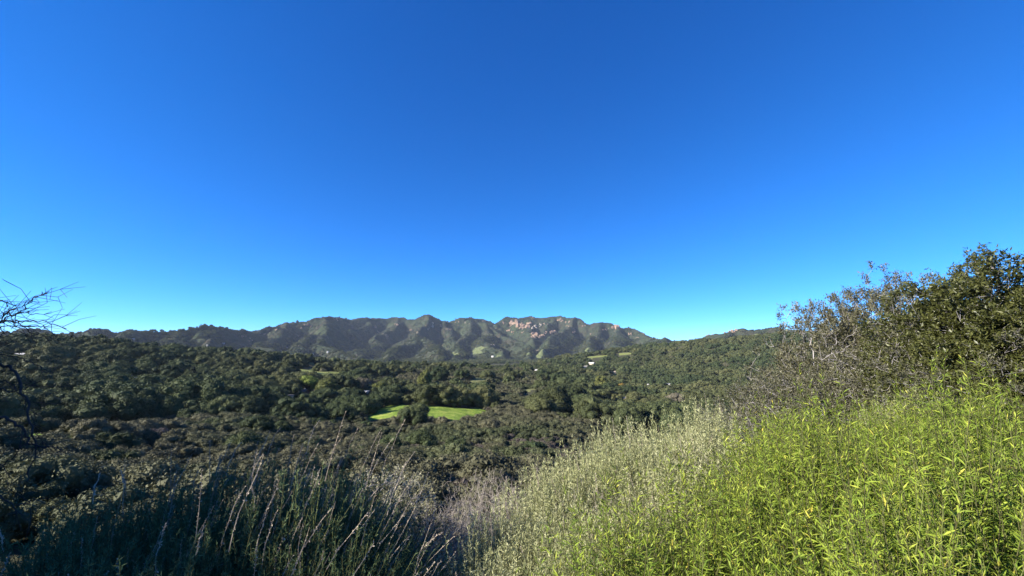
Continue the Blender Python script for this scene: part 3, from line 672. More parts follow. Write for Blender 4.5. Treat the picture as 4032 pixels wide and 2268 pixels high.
# the trees that stand out by colour, each placed where the photo has it
SPECIAL = [
 ('broad_tree', 'limetree', 'oak', 1208, 1512, 10.5, 'bright yellow green tree at the edge of the knoll meadow', 1.05),
 ('broad_tree', 'olivetree', 'oak', 1290, 1520, 10.5, 'yellow olive broad crowned tree above the red brown house', .9),
 ('broad_tree', 'pinktree', 'oak', 1425, 1512, 8.5, 'pale beige round tree above the long low white building', 1.1),
 ('broad_tree', 'olivetree', 'oak', 1500, 1530, 9.0, 'olive gold tree between the pale round tree and the tall one', 1.0),
 ('broad_tree', 'olivetree', 'tallscrub', 1672, 1500, 9.0, 'tall yellowish tree standing above the dark oaks behind the meadow', 1.5),
 ('broad_tree', 'orangetree', 'oak', 2446, 1516, 8.0, 'orange brown tree between the two white houses', 1.15),
 ('broad_tree', 'olivetree', 'tallscrub', 2368, 1506, 12.0, 'tall pale yellow green willow left of the white houses', 1.3),
 ('broad_tree', 'pinktree', 'oak', 2660, 1560, 12, 'bare beige tree crowns below the white row', .8),
 ('broad_tree', 'pinktree', 'oak', 490, 1530, 9, 'beige tree in the hollow below left hill house', .8),
 ('broad_tree', 'limetree', 'oak', 448, 1382, 9, 'light green tree beside dark cypresses on left hill', .7),
 ('broad_tree', 'oak', 'oak', 1690, 1562, 11, 'large dark oak at the top edge of bright meadow', .95),
 ('broad_tree', 'oak', 'oak', 1752, 1562, 11.5, 'largest dark oak overhanging the bright meadow from behind', .95),
 ('broad_tree', 'oak', 'oak', 1638, 1646, 7.6, 'dark grey green oak dividing the bright meadow in two', 1.15),
 ('broad_tree', 'oak', 'oak', 1600, 1650, 5.2, 'smaller oak at left of the one dividing the meadow', 1.1),
 ('broad_tree', 'oak', 'oak', 1628, 1662, 7.2, 'dark oak in front of the one dividing the bright meadow', 1.1),
 ('broad_tree', 'scrub', 'oak', 1745, 1672, 4.2, 'round dark bush at lower edge of bright meadow', 1.0),
]
for i, (nm, mt, kd, px, py, s, lb, sz) in enumerate(SPECIAL):
    p = hit(px, py + 26 * s / 9, 150); CLEAR.append((p.x, p.y, s * .8, s * 2.5))
    tree(nm, kd, i, p.x, p.y, p.z, s, i * 1.7, lb, 'tree', 'trees that stand out in the valley', mt, sz=sz)
_x = np.array([t[1] for t in trees]); _y = np.array([t[2] for t in trees])
_k = clear_mask(_x, _y); trees = [t for t, k in zip(trees, _k) if k]

# individuals: those that show largest in the photo
ZONES = [(-999, 250, 'behind the bare branches at far left'), (250, 500, 'left of the white hillside house'), (500, 800, 'right of the white hillside house'), (800, 1050, 'below the crest of left hill'), (1050, 1250, 'around the knoll clearing'), (1250, 1450, 'left of the bright meadow'), (1450, 1650, 'at the left half of bright meadow'), (1650, 1950, 'at the right half of bright meadow'), (1950, 2120, 'just right of the bright meadow'), (2120, 2300, 'above the grey leafless shrub'), (2300, 2500, 'below the orange tree'), (2500, 2750, 'below the long white house'), (2750, 9999, 'left of the right thicket')]
DEPTH = [(0, 55, 'nearest slope'), (55, 75, 'near slope'), (75, 130, 'lower slope'), (130, 240, 'valley floor'), (240, 300, 'near woods'), (300, 420, 'middle woods'), (420, 9999, 'far woods')]
def zone(px, R):
    a = next((t for l, h, t in ZONES if l <= px < h), ZONES[-1][2]); b = next(t for l, h, t in DEPTH if l <= R < h)
    return a, b
KN = {'oak': ('oak_tree', 'round dark green oak', 'tree'), 'scrub': ('chaparral_shrub', 'olive brown rounded chaparral shrub', 'shrub'), 'tallscrub': ('tall_shrub', 'tall olive chaparral shrub', 'shrub'), 'drybrush': ('dry_shrub', 'greyish leafless dry shrub', 'shrub'), 'conifer': ('conifer_tree', 'narrow dark conifer', 'tree')}
LIMIT = {'oak': 270, 'scrub': 260, 'tallscrub': 90, 'drybrush': 110, 'conifer': 30}
rest = {}
for kind in KN:
    L = [t for t in trees if t[0] == kind]
    inview = [-60 < t[6] < 4090 and not (t[6] > 2900 and t[5] < 700) and not (t[5] < 60 and t[6] > 2150) for t in L]
    order = sorted(range(len(L)), key=lambda i: -(L[i][4] / L[i][5]) * inview[i])
    pick = set(order[:LIMIT[kind]])
    nm, words, cat = KN[kind]
    for i, t in enumerate(L):
        if i in pick and inview[i]:
            a, b = zone(t[6], t[5])
            tree(nm, kind, i, t[1], t[2], t[3] - .1, t[4], (i * 2.4) % 6.28, '%s of the %s %s' % (words, b, a), cat, '%ss of the %s %s' % (words, b, a))
        else: rest.setdefault(kind, []).append(t)

# everything past that: one mass per kind, scattered with geometry nodes
def stuff(name, T_, meshes, label, cat, seed=1):
    if not T_: return
    gg = np.random.default_rng(seed)
    P = np.array([(t[1], t[2], t[3] - .15) for t in T_]); s = np.array([t[4] for t in T_])
    me = bpy.data.meshes.new(name); me.vertices.add(len(P)); me.vertices.foreach_set('co', P.astype(np.float32).ravel())
    for k, a, ty in (('scl', s, 'FLOAT'), ('rot', gg.uniform(0, 6.28, len(P)), 'FLOAT'), ('idx', gg.integers(0, len(meshes), len(P)), 'INT')):
        at = me.attributes.new(k, ty, 'POINT'); at.data.foreach_set('value', a.astype(np.int32 if ty == 'INT' else np.float32))
    o = add(name, me); tag(o, label, cat, kind='stuff')
    c = bpy.data.collections.new(name + '_sources')
    for k, m in enumerate(meshes):
        q = bpy.data.objects.new('%s_source_%02d' % (name, k), m); c.objects.link(q)
    t = bpy.data.node_groups.new(name, 'GeometryNodeTree')
    t.interface.new_socket('Geometry', in_out='INPUT', socket_type='NodeSocketGeometry'); t.interface.new_socket('Geometry', in_out='OUTPUT', socket_type='NodeSocketGeometry')
    N = t.nodes; gi = N.new('NodeGroupInput'); go = N.new('NodeGroupOutput')
    ci = N.new('GeometryNodeCollectionInfo'); ci.inputs['Collection'].default_value = c; ci.inputs['Separate Children'].default_value = True; ci.inputs['Reset Children'].default_value = True
    ip = N.new('GeometryNodeInstanceOnPoints'); ip.inputs['Pick Instance'].default_value = True
    def na(k, ty):
        q = N.new('GeometryNodeInputNamedAttribute'); q.data_type = ty; q.inputs['Name'].default_value = k; return q.outputs['Attribute']
    cx = N.new('ShaderNodeCombineXYZ'); t.links.new(na('rot', 'FLOAT'), cx.inputs[2])
    e2r = N.new('FunctionNodeEulerToRotation'); t.links.new(cx.outputs[0], e2r.inputs[0])
    mp = N.new('GeometryNodeMeshToPoints')
    t.links.new(gi.outputs[0], mp.inputs[0]); t.links.new(mp.outputs[0], ip.inputs['Points'])
    t.links.new(ci.outputs[0], ip.inputs['Instance']); t.links.new(na('idx', 'INT'), ip.inputs['Instance Index'])
    t.links.new(e2r.outputs[0], ip.inputs['Rotation']); t.links.new(na('scl', 'FLOAT'), ip.inputs['Scale'])
    t.links.new(ip.outputs[0], go.inputs[0])
    md = o.modifiers.new('scatter', 'NODES'); md.node_group = t
    return o
def near(L, r): return [t for t in L if t[5] < r]
def farr(L, r): return [t for t in L if t[5] >= r]
stuff('oak_woodland', near(rest.get('oak', []), 700), [c for c, _ in PROTO['oak']], 'dense dark green oak woodland covering the hills', 'woodland', 1)
stuff('far_woodland', farr(rest.get('oak', []), 700), far_oak, 'distant oak woods on the far slopes and right hill', 'woodland', 2)
stuff('chaparral', near(rest.get('scrub', []) + rest.get('tallscrub', []), 420), [c for c, _ in PROTO['scrub']], 'dense olive brown chaparral filling the valley slopes', 'chaparral', 3)
stuff('far_chaparral', farr(rest.get('scrub', []) + rest.get('tallscrub', []), 420), far_scrub, 'distant olive brown chaparral on plateau and right hill', 'chaparral', 4)
stuff('dry_brush', rest.get('drybrush', []), [c for c, _ in PROTO['drybrush']], 'greyish dry brush scattered through the chaparral', 'brush', 5)
stuff('conifer_stand', rest.get('conifer', []), [c for c, _ in PROTO['conifer']], 'distant dark conifers on the hills', 'woodland', 6)

# ------------------------------------------------------------------ air
def haze():
    m, n, out = newmat('haze_air')
    v = n.nodes.new('ShaderNodeVolumePrincipled'); v.inputs['Color'].default_value = (.72, .84, 1.0, 1); v.inputs['Density'].default_value = 2.4e-5
    v.inputs['Anisotropy'].default_value = 0.0
    n.links.new(v.outputs[0], out.inputs['Volume'])
    z0, z1 = float(Z2.min()) - 1.5, float(Z2.max()) + 12
    V, Fq = box(-9100, 9100, -9100, 9100, z0, z1)
    tag(add('haze', mesh('haze', V, [Fq], None, False, [m])), 'thin blue air haze over the valley and mountains', 'haze', kind='stuff')
haze()

# ------------------------------------------------------------------ foreground plants
M['green'] = leafmat('bright_green_leaf', [(0, (0.055, 0.099, 0.014)), (.3, (0.140, 0.210, 0.026)), (.65, (0.269, 0.342, 0.041)), (.88, (0.417, 0.441, 0.067)), (.95, (0.514, 0.474, 0.073)), (1, (0.612, 0.474, 0.073))], trans=.28, spec=.2, rough=.5, obj_w=.12)
M['yellowed'] = leafmat('yellowing_leaf', [(0, (.10, .17, .02)), (.4, (.24, .28, .035)), (.7, (.50, .42, .05)), (1, (.60, .32, .06))], trans=.35, spec=.3, rough=.5, obj_w=.12)
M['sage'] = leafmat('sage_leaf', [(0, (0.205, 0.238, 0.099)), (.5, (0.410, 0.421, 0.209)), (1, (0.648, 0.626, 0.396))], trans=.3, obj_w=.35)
M['shadesage'] = leafmat('shaded_sage_leaf', [(0, (0.054, 0.092, 0.043)), (.5, (0.101, 0.151, 0.067)), (1, (0.186, 0.235, 0.109))], trans=.25, obj_w=.3)  # sagebrush on the left: its shade is darkened into the leaf colour
M['spike'] = leafmat('dry_flower_spike', [(0, (0.230, 0.179, 0.132)), (.5, (0.391, 0.325, 0.242)), (1, (0.575, 0.504, 0.407))], trans=.15)
M['twig'] = leafmat('dry_twig', [(0, (.17, .145, .125)), (.5, (.31, .27, .235)), (1, (.48, .43, .38))], trans=0, obj_w=.25)
M['greytwig'] = leafmat('grey_twig', [(0, (.15, .14, .14)), (.5, (.27, .25, .25)), (1, (.40, .37, .36))], trans=0, obj_w=.2)
M['stem'] = leafmat('green_brown_stem', [(0, (.06, .055, .025)), (.5, (.10, .10, .04)), (1, (.15, .17, .055))], trans=0, obj_w=.1)
M['laurel'] = leafmat('laurel_leaf', [(0, (0.034, 0.042, 0.011)), (.5, (0.082, 0.090, 0.025)), (.85, (0.134, 0.138, 0.040)), (1, (0.201, 0.193, 0.066))], trans=.25, spec=.4, rough=.4, obj_w=.25)
M['greyleaf'] = leafmat('grey_olive_leaf', [(0, (.05, .052, .026)), (.5, (.10, .10, .048)), (1, (.19, .175, .10))], trans=.25, spec=.4, rough=.45, obj_w=.25)
M['paleleaf'] = leafmat('pale_small_leaf', [(0, (0.120, 0.120, 0.057)), (.5, (0.264, 0.252, 0.138)), (1, (0.552, 0.528, 0.380))], trans=.25, spec=.3)
M['grass'] = leafmat('green_grass', [(0, (.06, .13, .02)), (.6, (.13, .23, .03)), (1, (.26, .30, .06))], trans=.35, obj_w=.1)

def unit(a): return a / (np.linalg.norm(a, axis=-1, keepdims=True) + 1e-9)
def leaf_faces(B, D, Nn, L, W, fold=.18, droop=.12):
    """lance-shaped leaves: two folded quads each"""
    n = len(B); D = unit(D); S_ = unit(np.cross(D, Nn)); U = np.cross(S_, D)
    L = np.broadcast_to(L, n)[:, None]; W = np.broadcast_to(W, n)[:, None]
    mid = B + D * L * .48 - U * W * fold
    tip = B + D * L - U * L * droop
    V = np.stack([B, B + D * L * .42 + S_ * W * .5, tip, B + D * L * .42 - S_ * W * .5, mid], 1).reshape(-1, 3)
    k = (np.arange(n) * 5)[:, None]
    return V, np.concatenate([k + np.array([[0, 4, 2, 1]]), k + np.array([[0, 3, 2, 4]])])
def needle_faces(B, D, L, W, g):
    n = len(B); D = unit(D); S_ = unit(np.cross(D, g.normal(size=(n, 3))))
    L = np.broadcast_to(L, n)[:, None]; W = np.broadcast_to(W, n)[:, None]
    V = np.stack([B - S_ * W * .3, B + D * L * .5 + S_ * W * .5, B + D * L, B + D * L * .5 - S_ * W * .5], 1).reshape(-1, 3)
    return V, np.arange(n * 4).reshape(n, 4)
def part_mesh(name, V, Fq, v, per, mat): return mesh(name, V, [Fq], {'v': np.repeat(v, per)}, False, [mat])
def stems(g, n, h, spread, base_r, lean=(0, 0), npt=7, curve=.35, wig=.02, hmin=.55, dome=.28):
    """n curved stems from the root crown; returns (n, npt, 3)"""
    a = g.uniform(0, 2 * math.pi, n); r = np.sqrt(g.uniform(0, 1, n))
    top = np.stack([np.cos(a) * r * spread + lean[0], np.sin(a) * r * spread + lean[1], h * g.uniform(hmin, 1, n) * (1 - dome * r ** 2)], 1)
    b = np.stack([np.cos(a) * r * base_r, np.sin(a) * r * base_r, np.full(n, -.12)], 1)
    c = b + (top - b) * np.array([.62, .62, .35]) * np.array([1, 1, 1 + curve])
    t = np.linspace(0, 1, npt)[None, :, None]
    P = (1 - t) ** 2 * b[:, None] + 2 * t * (1 - t) * c[:, None] + t ** 2 * top[:, None]
    P[:, 1:] += g.normal(size=(n, npt - 1, 3)) * wig * np.linspace(.3, 1, npt - 1)[None, :, None]
    return P
def sample(P, t):
    """points and tangents on stems at parameters t (n, m)"""
    n, k, _ = P.shape; f = np.clip(t * (k - 1), 0, k - 1.001); i = f.astype(int); u = (f - i)[..., None]
    r = np.arange(n)[:, None]
    A, B = P[r, i], P[r, i + 1]
    return A * (1 - u) + B * u, unit(B - A)
def stem_tubes(P, r0, r1, g, mat, name='stems'):
    t = Tube(); n, k, _ = P.shape
    rr = np.linspace(r0, r1, k); v = g.uniform(0, 1, n)
    for i in range(k - 1): t.edges(P[:, i], P[:, i + 1], rr[i], rr[i + 1], v)
    return t.mesh(name, mat)
FG = {}
def green_bush(seed, n=85, h=1.1, spread=.52, per=84, leaf=(.026, .054), yellow=0.0):
    g = np.random.default_rng(seed)
    P = stems(g, n, h, spread, .10, hmin=.5, wig=.02, dome=.5)
    t = 1 - (1 - np.linspace(.22, 1.0, per)[None]) * np.ones((n, 1)); t = np.clip(t + g.uniform(-.02, .02, t.shape), 0, 1)
    B, T_ = sample(P, t); B = B.reshape(-1, 3); T_ = T_.reshape(-1, 3)
    ang = (np.arange(per)[None] * 2.4 + g.uniform(0, 6.28, (n, 1))).ravel() + g.normal(size=n * per) * .4
    ref = unit(np.cross(T_, np.array([.3, .9, .2]))); r2 = np.cross(T_, ref)
    out = ref * np.cos(ang)[:, None] + r2 * np.sin(ang)[:, None]
    up = g.uniform(.25, 1.0, len(B)) + (t.ravel() > .93) * .8
    D = unit(out + T_ * up[:, None] + g.normal(size=B.shape) * .15)
    Nn = unit(T_ - D * (T_ * D).sum(1, keepdims=True) + g.normal(size=B.shape) * .25)
    L = g.uniform(*leaf, len(B)) * (1 - .35 * (t.ravel() > .95)); W = L * g.uniform(.12, .19, len(B))
    V, Fq = leaf_faces(B, D, Nn, L, W)
    sv = np.repeat(g.uniform(0, .35, n), per)
    v = np.clip(g.uniform(.1, .62, len(B)) + sv * .8 + (t.ravel() - .6) * .25 + (g.uniform(0, 1, len(B)) < .03 + yellow) * .5 - .05, 0, 1)
    v = np.where((t.ravel() < .45) & (g.uniform(0, 1, len(B)) < .10 + yellow), np.clip(v + .45, 0, 1), v)
    return [('stems', stem_tubes(P, .0038, .0012, g, M['stem'])), ('foliage', part_mesh('foliage', V, Fq, v, 5, M['green']))]
def sage_bush(seed, n=190, h=1.15, spread=.55, per=84, mat='sage', spikes=35, lean=(0, 0), spike_len=.38, needle=(.018, .042), wd=.0046):
    g = np.random.default_rng(seed)
    P = stems(g, n, h, spread, .12, lean, hmin=.5, wig=.02, dome=.45)
    t = np.clip(1 - .72 * np.linspace(1, 0, per)[None] ** 1.25 + g.uniform(-.03, .03, (n, per)), 0, 1)
    B, T_ = sample(P, t); B = B.reshape(-1, 3); T_ = T_.reshape(-1, 3)
    D = unit(T_ * g.uniform(.5, 1.6, len(B))[:, None] + g.normal(size=B.shape) * .8)
    V, Fq = needle_faces(B, D, g.uniform(*needle, len(B)), wd * g.uniform(.8, 1.3, len(B)), g)
    v = np.clip(g.uniform(0, .6, len(B)) + np.repeat(g.uniform(0, .4, n), per), 0, 1)
    parts = [('stems', stem_tubes(P, .0034, .0011, g, M['stem'])), ('foliage', part_mesh('foliage', V, Fq, v, 4, M[mat]))]
    if spikes:
        i = g.choice(n, min(spikes, n), replace=False); top = P[i, -1]; d = unit(P[i, -1] - P[i, -3]) + g.normal(size=(len(i), 3)) * .13; d[:, 2] = np.abs(d[:, 2]) + .4
        d = unit(d + np.array([lean[0], lean[1], 0]) * .5); Ls = g.uniform(.4, 1, len(i)) * spike_len; k = 6
        Q = top[:, None] + d[:, None] * (np.linspace(-.25, 1, k)[None, :, None] * Ls[:, None, None]); Q += (np.linspace(0, 1, k) ** 2)[None, :, None] * (g.normal(size=(len(i), 1, 3)) * .02 + np.array([lean[0], lean[1], 0]) * .3); Q[:, 1:] += g.normal(size=(len(i), k - 1, 3)) * .0025
        tb = Tube(); rr = np.linspace(.0022, .001, k); vv = g.uniform(.3, 1, len(i))
        for q in range(k - 1): tb.edges(Q[:, q], Q[:, q + 1], rr[q], rr[q + 1], vv)
        m = 42; tt = g.uniform(.2, 1, (len(i), m)); Bq, Tq = sample(Q, tt); Bq = Bq.reshape(-1, 3); Tq = Tq.reshape(-1, 3)
        Vn, Fn = needle_faces(Bq, unit(Tq + g.normal(size=Bq.shape) * .6), g.uniform(.007, .013, len(Bq)), .0048, g)
        V2 = np.concatenate(tb.V + [Vn]); F2 = np.concatenate(tb.F + [Fn + tb.n]); v2 = np.concatenate(tb.v + [np.repeat(g.uniform(.2, 1, len(Bq)), 4)])
        parts.append(('flower_spikes', mesh('flower_spikes', V2, [F2], {'v': v2}, False, [M['spike']])))
    return parts
def grow(g, ends, base, tip=.0012, power=.42, alpha=.3):
    """join twig points into a branching skeleton: each point grows from the nearest point already reached"""
    ends = ends[np.argsort(np.linalg.norm(ends - base[0], axis=1))]
    P = np.concatenate([base, ends]); n = len(P); nb = len(base)
    par = np.zeros(n, int); path = np.zeros(n)
    for i in range(nb, n):
        d = np.linalg.norm(P[:i] - P[i], axis=1); j = int(np.argmin(d + alpha * path[:i])); par[i] = j; path[i] = path[j] + d[j]
    for i in range(1, nb): par[i] = i - 1
    cnt = np.ones(n)
    for i in range(n - 1, 0, -1): cnt[par[i]] += cnt[i]
    kids = np.zeros(n, int); np.add.at(kids, par[1:], 1)
    r = tip * cnt ** power
    return P, par, r, kids
def woody(seed, rx, h, n=1200, per=7, leaf=(.03, .05), leafmat_='laurel', bark='twig', tip=.0022, fill=.35, leafy=1.0, low=.12, power=.40, ratio=.34, upw=.3, trunk=.3, bend=.02):
    g = np.random.default_rng(seed)
    u = unit(g.normal(size=(n, 3))); u[:, 2] = np.abs(u[:, 2]) * 1.0 - .15
    lob = 1 + .22 * np.sin(u[:, 0] * 5 + seed) * np.cos(u[:, 1] * 4 + seed * 2) + .12 * np.sin(u[:, 2] * 9 + u[:, 0] * 7)
    r = g.uniform(fill, 1, n) ** .55 * lob
    E = np.stack([u[:, 0] * rx * r, u[:, 1] * rx * r, h * low + np.clip(u[:, 2], -.1, 1) * h * (1 - low) * r], 1)
    E = E[E[:, 2] > .06 * h]
    base = np.array([[0, 0, -.15], [0, 0, .02], [.02, .01, trunk * h * .5]])
    P, par, rr, kids = grow(g, E, base, tip, power)
    tb = Tube(); i = np.arange(1, len(P))
    mid = (P[i] + P[par[i]]) / 2 + g.normal(size=(len(i), 3)) * (bend * np.linalg.norm(P[i] - P[par[i]], axis=1, keepdims=True) * 6)
    vv = g.uniform(.1, 1, len(i))
    tb.edges(P[par[i]], mid, np.minimum(rr[par[i]], rr[i] * 1.5), rr[i] * 1.1, vv); tb.edges(mid, P[i], rr[i] * 1.1, rr[i] * .85, vv)
    # fine end twigs
    te = np.where(kids <= 1)[0]; te = te[te > 2]
    A = np.repeat(P[te], 3, 0); outw = unit(A - np.array([0, 0, h * .25])) + g.normal(size=A.shape) * .7 + np.array([0, 0, upw])
    Bq = A + unit(outw) * g.uniform(.05, .16, len(A))[:, None] * (rx / 1.4)
    tb.edges(A, Bq, tip * .9, tip * .5, g.uniform(.2, 1, len(A)))
    parts = [('branches', tb.mesh('branches', M[bark]))]
    if per:
        src = np.concatenate([P[te], Bq, (A + Bq) / 2]); k = g.uniform(0, 1, len(src)) < leafy; src = src[k]
        C = np.repeat(src, per, 0) + g.normal(size=(len(src) * per, 3)) * .018 * rx
        D = unit(g.normal(size=C.shape) + unit(C - np.array([0, 0, h * .3])) * .8); Nn = unit(g.normal(size=C.shape) * .7 + np.array([0, 0, 1.0]))
        L = g.uniform(*leaf, len(C)); V, Fq = leaf_faces(C, D, Nn, L, L * g.uniform(ratio * .8, ratio * 1.25, len(C)), .1, .05)
        parts.append(('foliage', part_mesh('foliage', V, Fq, np.clip(g.uniform(0, .75, len(C)) + np.repeat(g.uniform(0, .3, len(src)), per), 0, 1), 5, M[leafmat_])))
    return parts
def grass_clump(seed, n=420, h=.75, spread=.34):
    g = np.random.default_rng(seed); P = stems(g, n, h, spread, .12, hmin=.35, curve=.6, npt=5, wig=.006)
    w = np.linspace(.0042, .0006, 5); side = unit(np.cross(P[:, -1] - P[:, 0], g.normal(size=(n, 3))))
    L = P - side[:, None] * w[None, :, None]; R = P + side[:, None] * w[None, :, None]
    V = np.stack([L, R], 2).reshape(-1, 3); b = (np.arange(n) * 10)[:, None]
    Fq = np.concatenate([b + np.array([[2 * k, 2 * k + 1, 2 * k + 3, 2 * k + 2]]) for k in range(4)])
    return [('blades', part_mesh('blades', V, Fq, g.uniform(0, 1, n), 10, M['grass']))]
FG['green'] = [green_bush(100 + i, n=(125, 140, 110, 150)[i], h=(1.12, 1.25, 1.0, 1.18)[i], spread=(.46, .5, .42, .52)[i]) for i in range(4)]
FG['yellowgreen'] = [green_bush(120 + i, yellow=.10, leaf=(.028, .05)) for i in range(2)]
FG['broadgreen'] = [green_bush(130 + i, n=60, h=.9, spread=.42, per=40, leaf=(.05, .08)) for i in range(2)]
FG['sage'] = [sage_bush(140 + i, n=320, per=84, wd=.0048, spread=.5, h=1.22, spikes=12, spike_len=.2) for i in range(3)]
FG['shadesage'] = [sage_bush(150 + i, mat='shadesage', n=420, h=1.1, spread=.66, per=92, wd=.0036, needle=(.014, .032), spikes=44, lean=(.16, 0), spike_len=.30) for i in range(2)]
FG['lowsage'] = [sage_bush(160 + i, mat='shadesage', n=320, h=.85, spread=.62, spikes=4, per=92, wd=.0036, needle=(.014, .030), spike_len=.2) for i in range(2)]
FG['twig'] = [woody(170 + i, .70, 1.1, n=1000, per=0, tip=.0013, power=.24, bark='twig', fill=.15, upw=.8, low=.05, bend=.012) for i in range(3)]
FG['greytwig'] = [woody(180 + i, .7, 1.5, n=520, per=0, tip=.0018, bark='greytwig', fill=.25, upw=.6) for i in range(2)]
FG['paleshrub'] = [woody(190, .75, 1.25, n=520, per=4, leaf=(.014, .026), leafmat_='paleleaf', bark='greytwig', tip=.0016, ratio=.6)]
FG['laurel'] = [woody(200 + i, 1.5, 2.7, n=1250, per=14, leaf=(.038, .075), bark='greytwig', tip=.0024, leafy=1.0, bend=.03) for i in range(3)]
FG['openlaurel'] = [woody(210 + i, 1.35, 2.6, n=900, per=9, leaf=(.035, .06), leafmat_='greyleaf', bark='greytwig', tip=.0026, leafy=.85, fill=.5, bend=.035, low=.3) for i in range(2)]
FG['twiggy'] = [woody(220 + i, 1.25, 2.0, n=1100, per=8, leaf=(.03, .055), leafmat_='greyleaf', bark='greytwig', tip=.0024, leafy=.75, fill=.3, bend=.03) for i in range(2)]
FG['grass'] = [grass_clump(230)]
STUFFY = {'foliage', 'stems', 'blades', 'flower_spikes', 'branches'}
def spot(px, R, up=.5):
    a = az_of(px)
    for _ in range(6):
        x, y = R * math.sin(a), R * math.cos(a); z = gz(x, y)
        p, _q = to_px(x, y, z + up); a += math.atan((px - p) / F) * .8
    return x, y, z
def plant(kind, px, R, scale, name, label, cat, group, k=0, rot=0.0, mat=None, sz=1.0, xy=None, tilt=(0, 0)):
    x, y, z = spot(px, R) if xy is None else (xy[0], xy[1], gz(*xy))
    o = add(name, None, None, (x, y, z), (tilt[0], tilt[1], rot), (scale, scale, scale * sz)); o.empty_display_size = .2
    for nm, me in FG[kind][k % len(FG[kind])]:
        c = add(nm, me, o)
        if nm in STUFFY: c['kind'] = 'stuff'
        if mat and nm == 'foliage': c.material_slots[0].link = 'OBJECT'; c.material_slots[0].material = M[mat]
    return tag(o, label, cat, group)
gp = np.random.default_rng(77)
# bright green leafy bushes over the right bank
lim_R = [1.5, 1.9, 2.5, 3.5, 5.0, 6.6]; lim_px = [2330, 2420, 2570, 2820, 3010, 3120]
cnt = 0
R = 1.55
while R < 6.4:
    step = .52 + .03 * R; px = np.interp(R, lim_R, lim_px) + gp.uniform(0, 60)
    while px < 4330:
        a = az_of(px); dpx = step * F / (R * math.cos(a)) * math.cos(a) ** 2 * 1.15 / max(math.cos(a), .3)
        zone_ = 'front row' if R < 2.4 else 'middle' if R < 4.2 else 'far edge'
        side = 'left end' if px < 2700 else 'centre' if px < 3400 else 'right end'
        kind, nm, mt = 'green', 'leafy_bush', None
        lb = 'bright green narrow leaved bush in the %s of the bank, %s' % (zone_, side); grp = 'green leafy bushes on the right bank, %s, %s' % (zone_, side)
        q = gp.uniform()
        if px > 3550 and q < .13 and R > 2.2: kind = 'yellowgreen'; mt = 'yellowed'; lb = 'green bush with yellow and orange leaves in the %s at far right' % zone_; grp = 'yellowing bushes at far right, %s' % zone_
        elif R < 2.1 and q < .35: kind = 'broadgreen'; lb = 'low bush with long broad green leaves at the bottom edge, %s' % side; grp = 'broad leaved bushes at bottom edge, %s' % side
        elif 3300 < px < 3760 and 2.0 < R < 3.4 and q < .35: kind = None
        if kind == 'green' and q > .99: kind = 'twig'; nm = 'dry_twig_bush'; lb = 'dry leafless tan stems between green bushes in the %s, %s' % (zone_, side); grp = 'dry stems between green bushes, %s, %s' % (zone_, side)
        elif kind == 'green' and q > .975 and 2.4 < R < 4.0: kind = 'sage'; nm = 'sage_bush'; lb = 'pale sagebrush standing between green bushes in the %s, %s' % (zone_, side); grp = 'sagebrush between green bushes, %s, %s' % (zone_, side)
        if kind: plant(kind, px, R + gp.uniform(-.2, .2), gp.uniform(.78, 1.22), nm, lb, 'bush', grp, cnt, gp.uniform(0, 6.28), mt); cnt += 1
        px += dpx
    R += step * .72
# dry twigs in the middle of the green bank
for i, (px, R, s) in enumerate([(3480, 2.5, .55), (3600, 2.8, .6), (3400, 3.0, .6), (3690, 3.1, .55)]):
    plant('twig', px, R, s, 'dry_twig_bush', 'leafless tan twigs in the green bank, %s' % ('nearest clump', 'second clump', 'left clump', 'right clump')[i], 'bush', 'bare twig clumps in the green bank', i, i * 1.3)
# pale sage in the middle
for i, (px, R, s, sz) in enumerate([(1950,2.3,.7,1),(2080,2.1,.7,1),(2230,2.3,.75,1),(2360,2.7,.8,1),(2480,3.2,.85,1),(2640,3.8,.9,1),(2760,4.4,.95,1),(2080,2.7,.8,1),(1890,3.0,.8,1),(2030,3.3,.9,1),(2190,3.1,.85,1),(2300,3.3,.8,1),(2150,3.8,1.0,1.05),(2290,4.1,1.05,1.05),(2430,4.2,1.05,1.1),(2560,4.4,1.0,1.1),(2230,4.8,1.05,1.15),(2380,5.0,1.1,1.15),(2520,5.2,1.1,1.15),(2680,5.0,1.05,1.1),(2800,5.4,1.05,1.1),(2420,5.9,1.1,1.15),(2600,6.1,1.15,1.15),(2750,6.2,1.1,1.15),(2860,6.6,1.1,1.1),(3500,7.2,.8,1),(3640,7.2,.8,1)]):
    pl = 'among the dry twigs at bottom centre' if px < 2000 else 'at the left front of the sage patch' if R < 3.5 and px < 2250 else 'in the middle of the sage patch' if R < 4.7 else 'along the back edge of the sage patch' if px < 3000 else 'above the green bank at right'
    plant('sage', px, R, s, 'sage_bush', 'pale yellow green feathery sagebrush ' + pl, 'bush', 'pale sagebrush ' + pl, i, i * 2.1, None, sz)
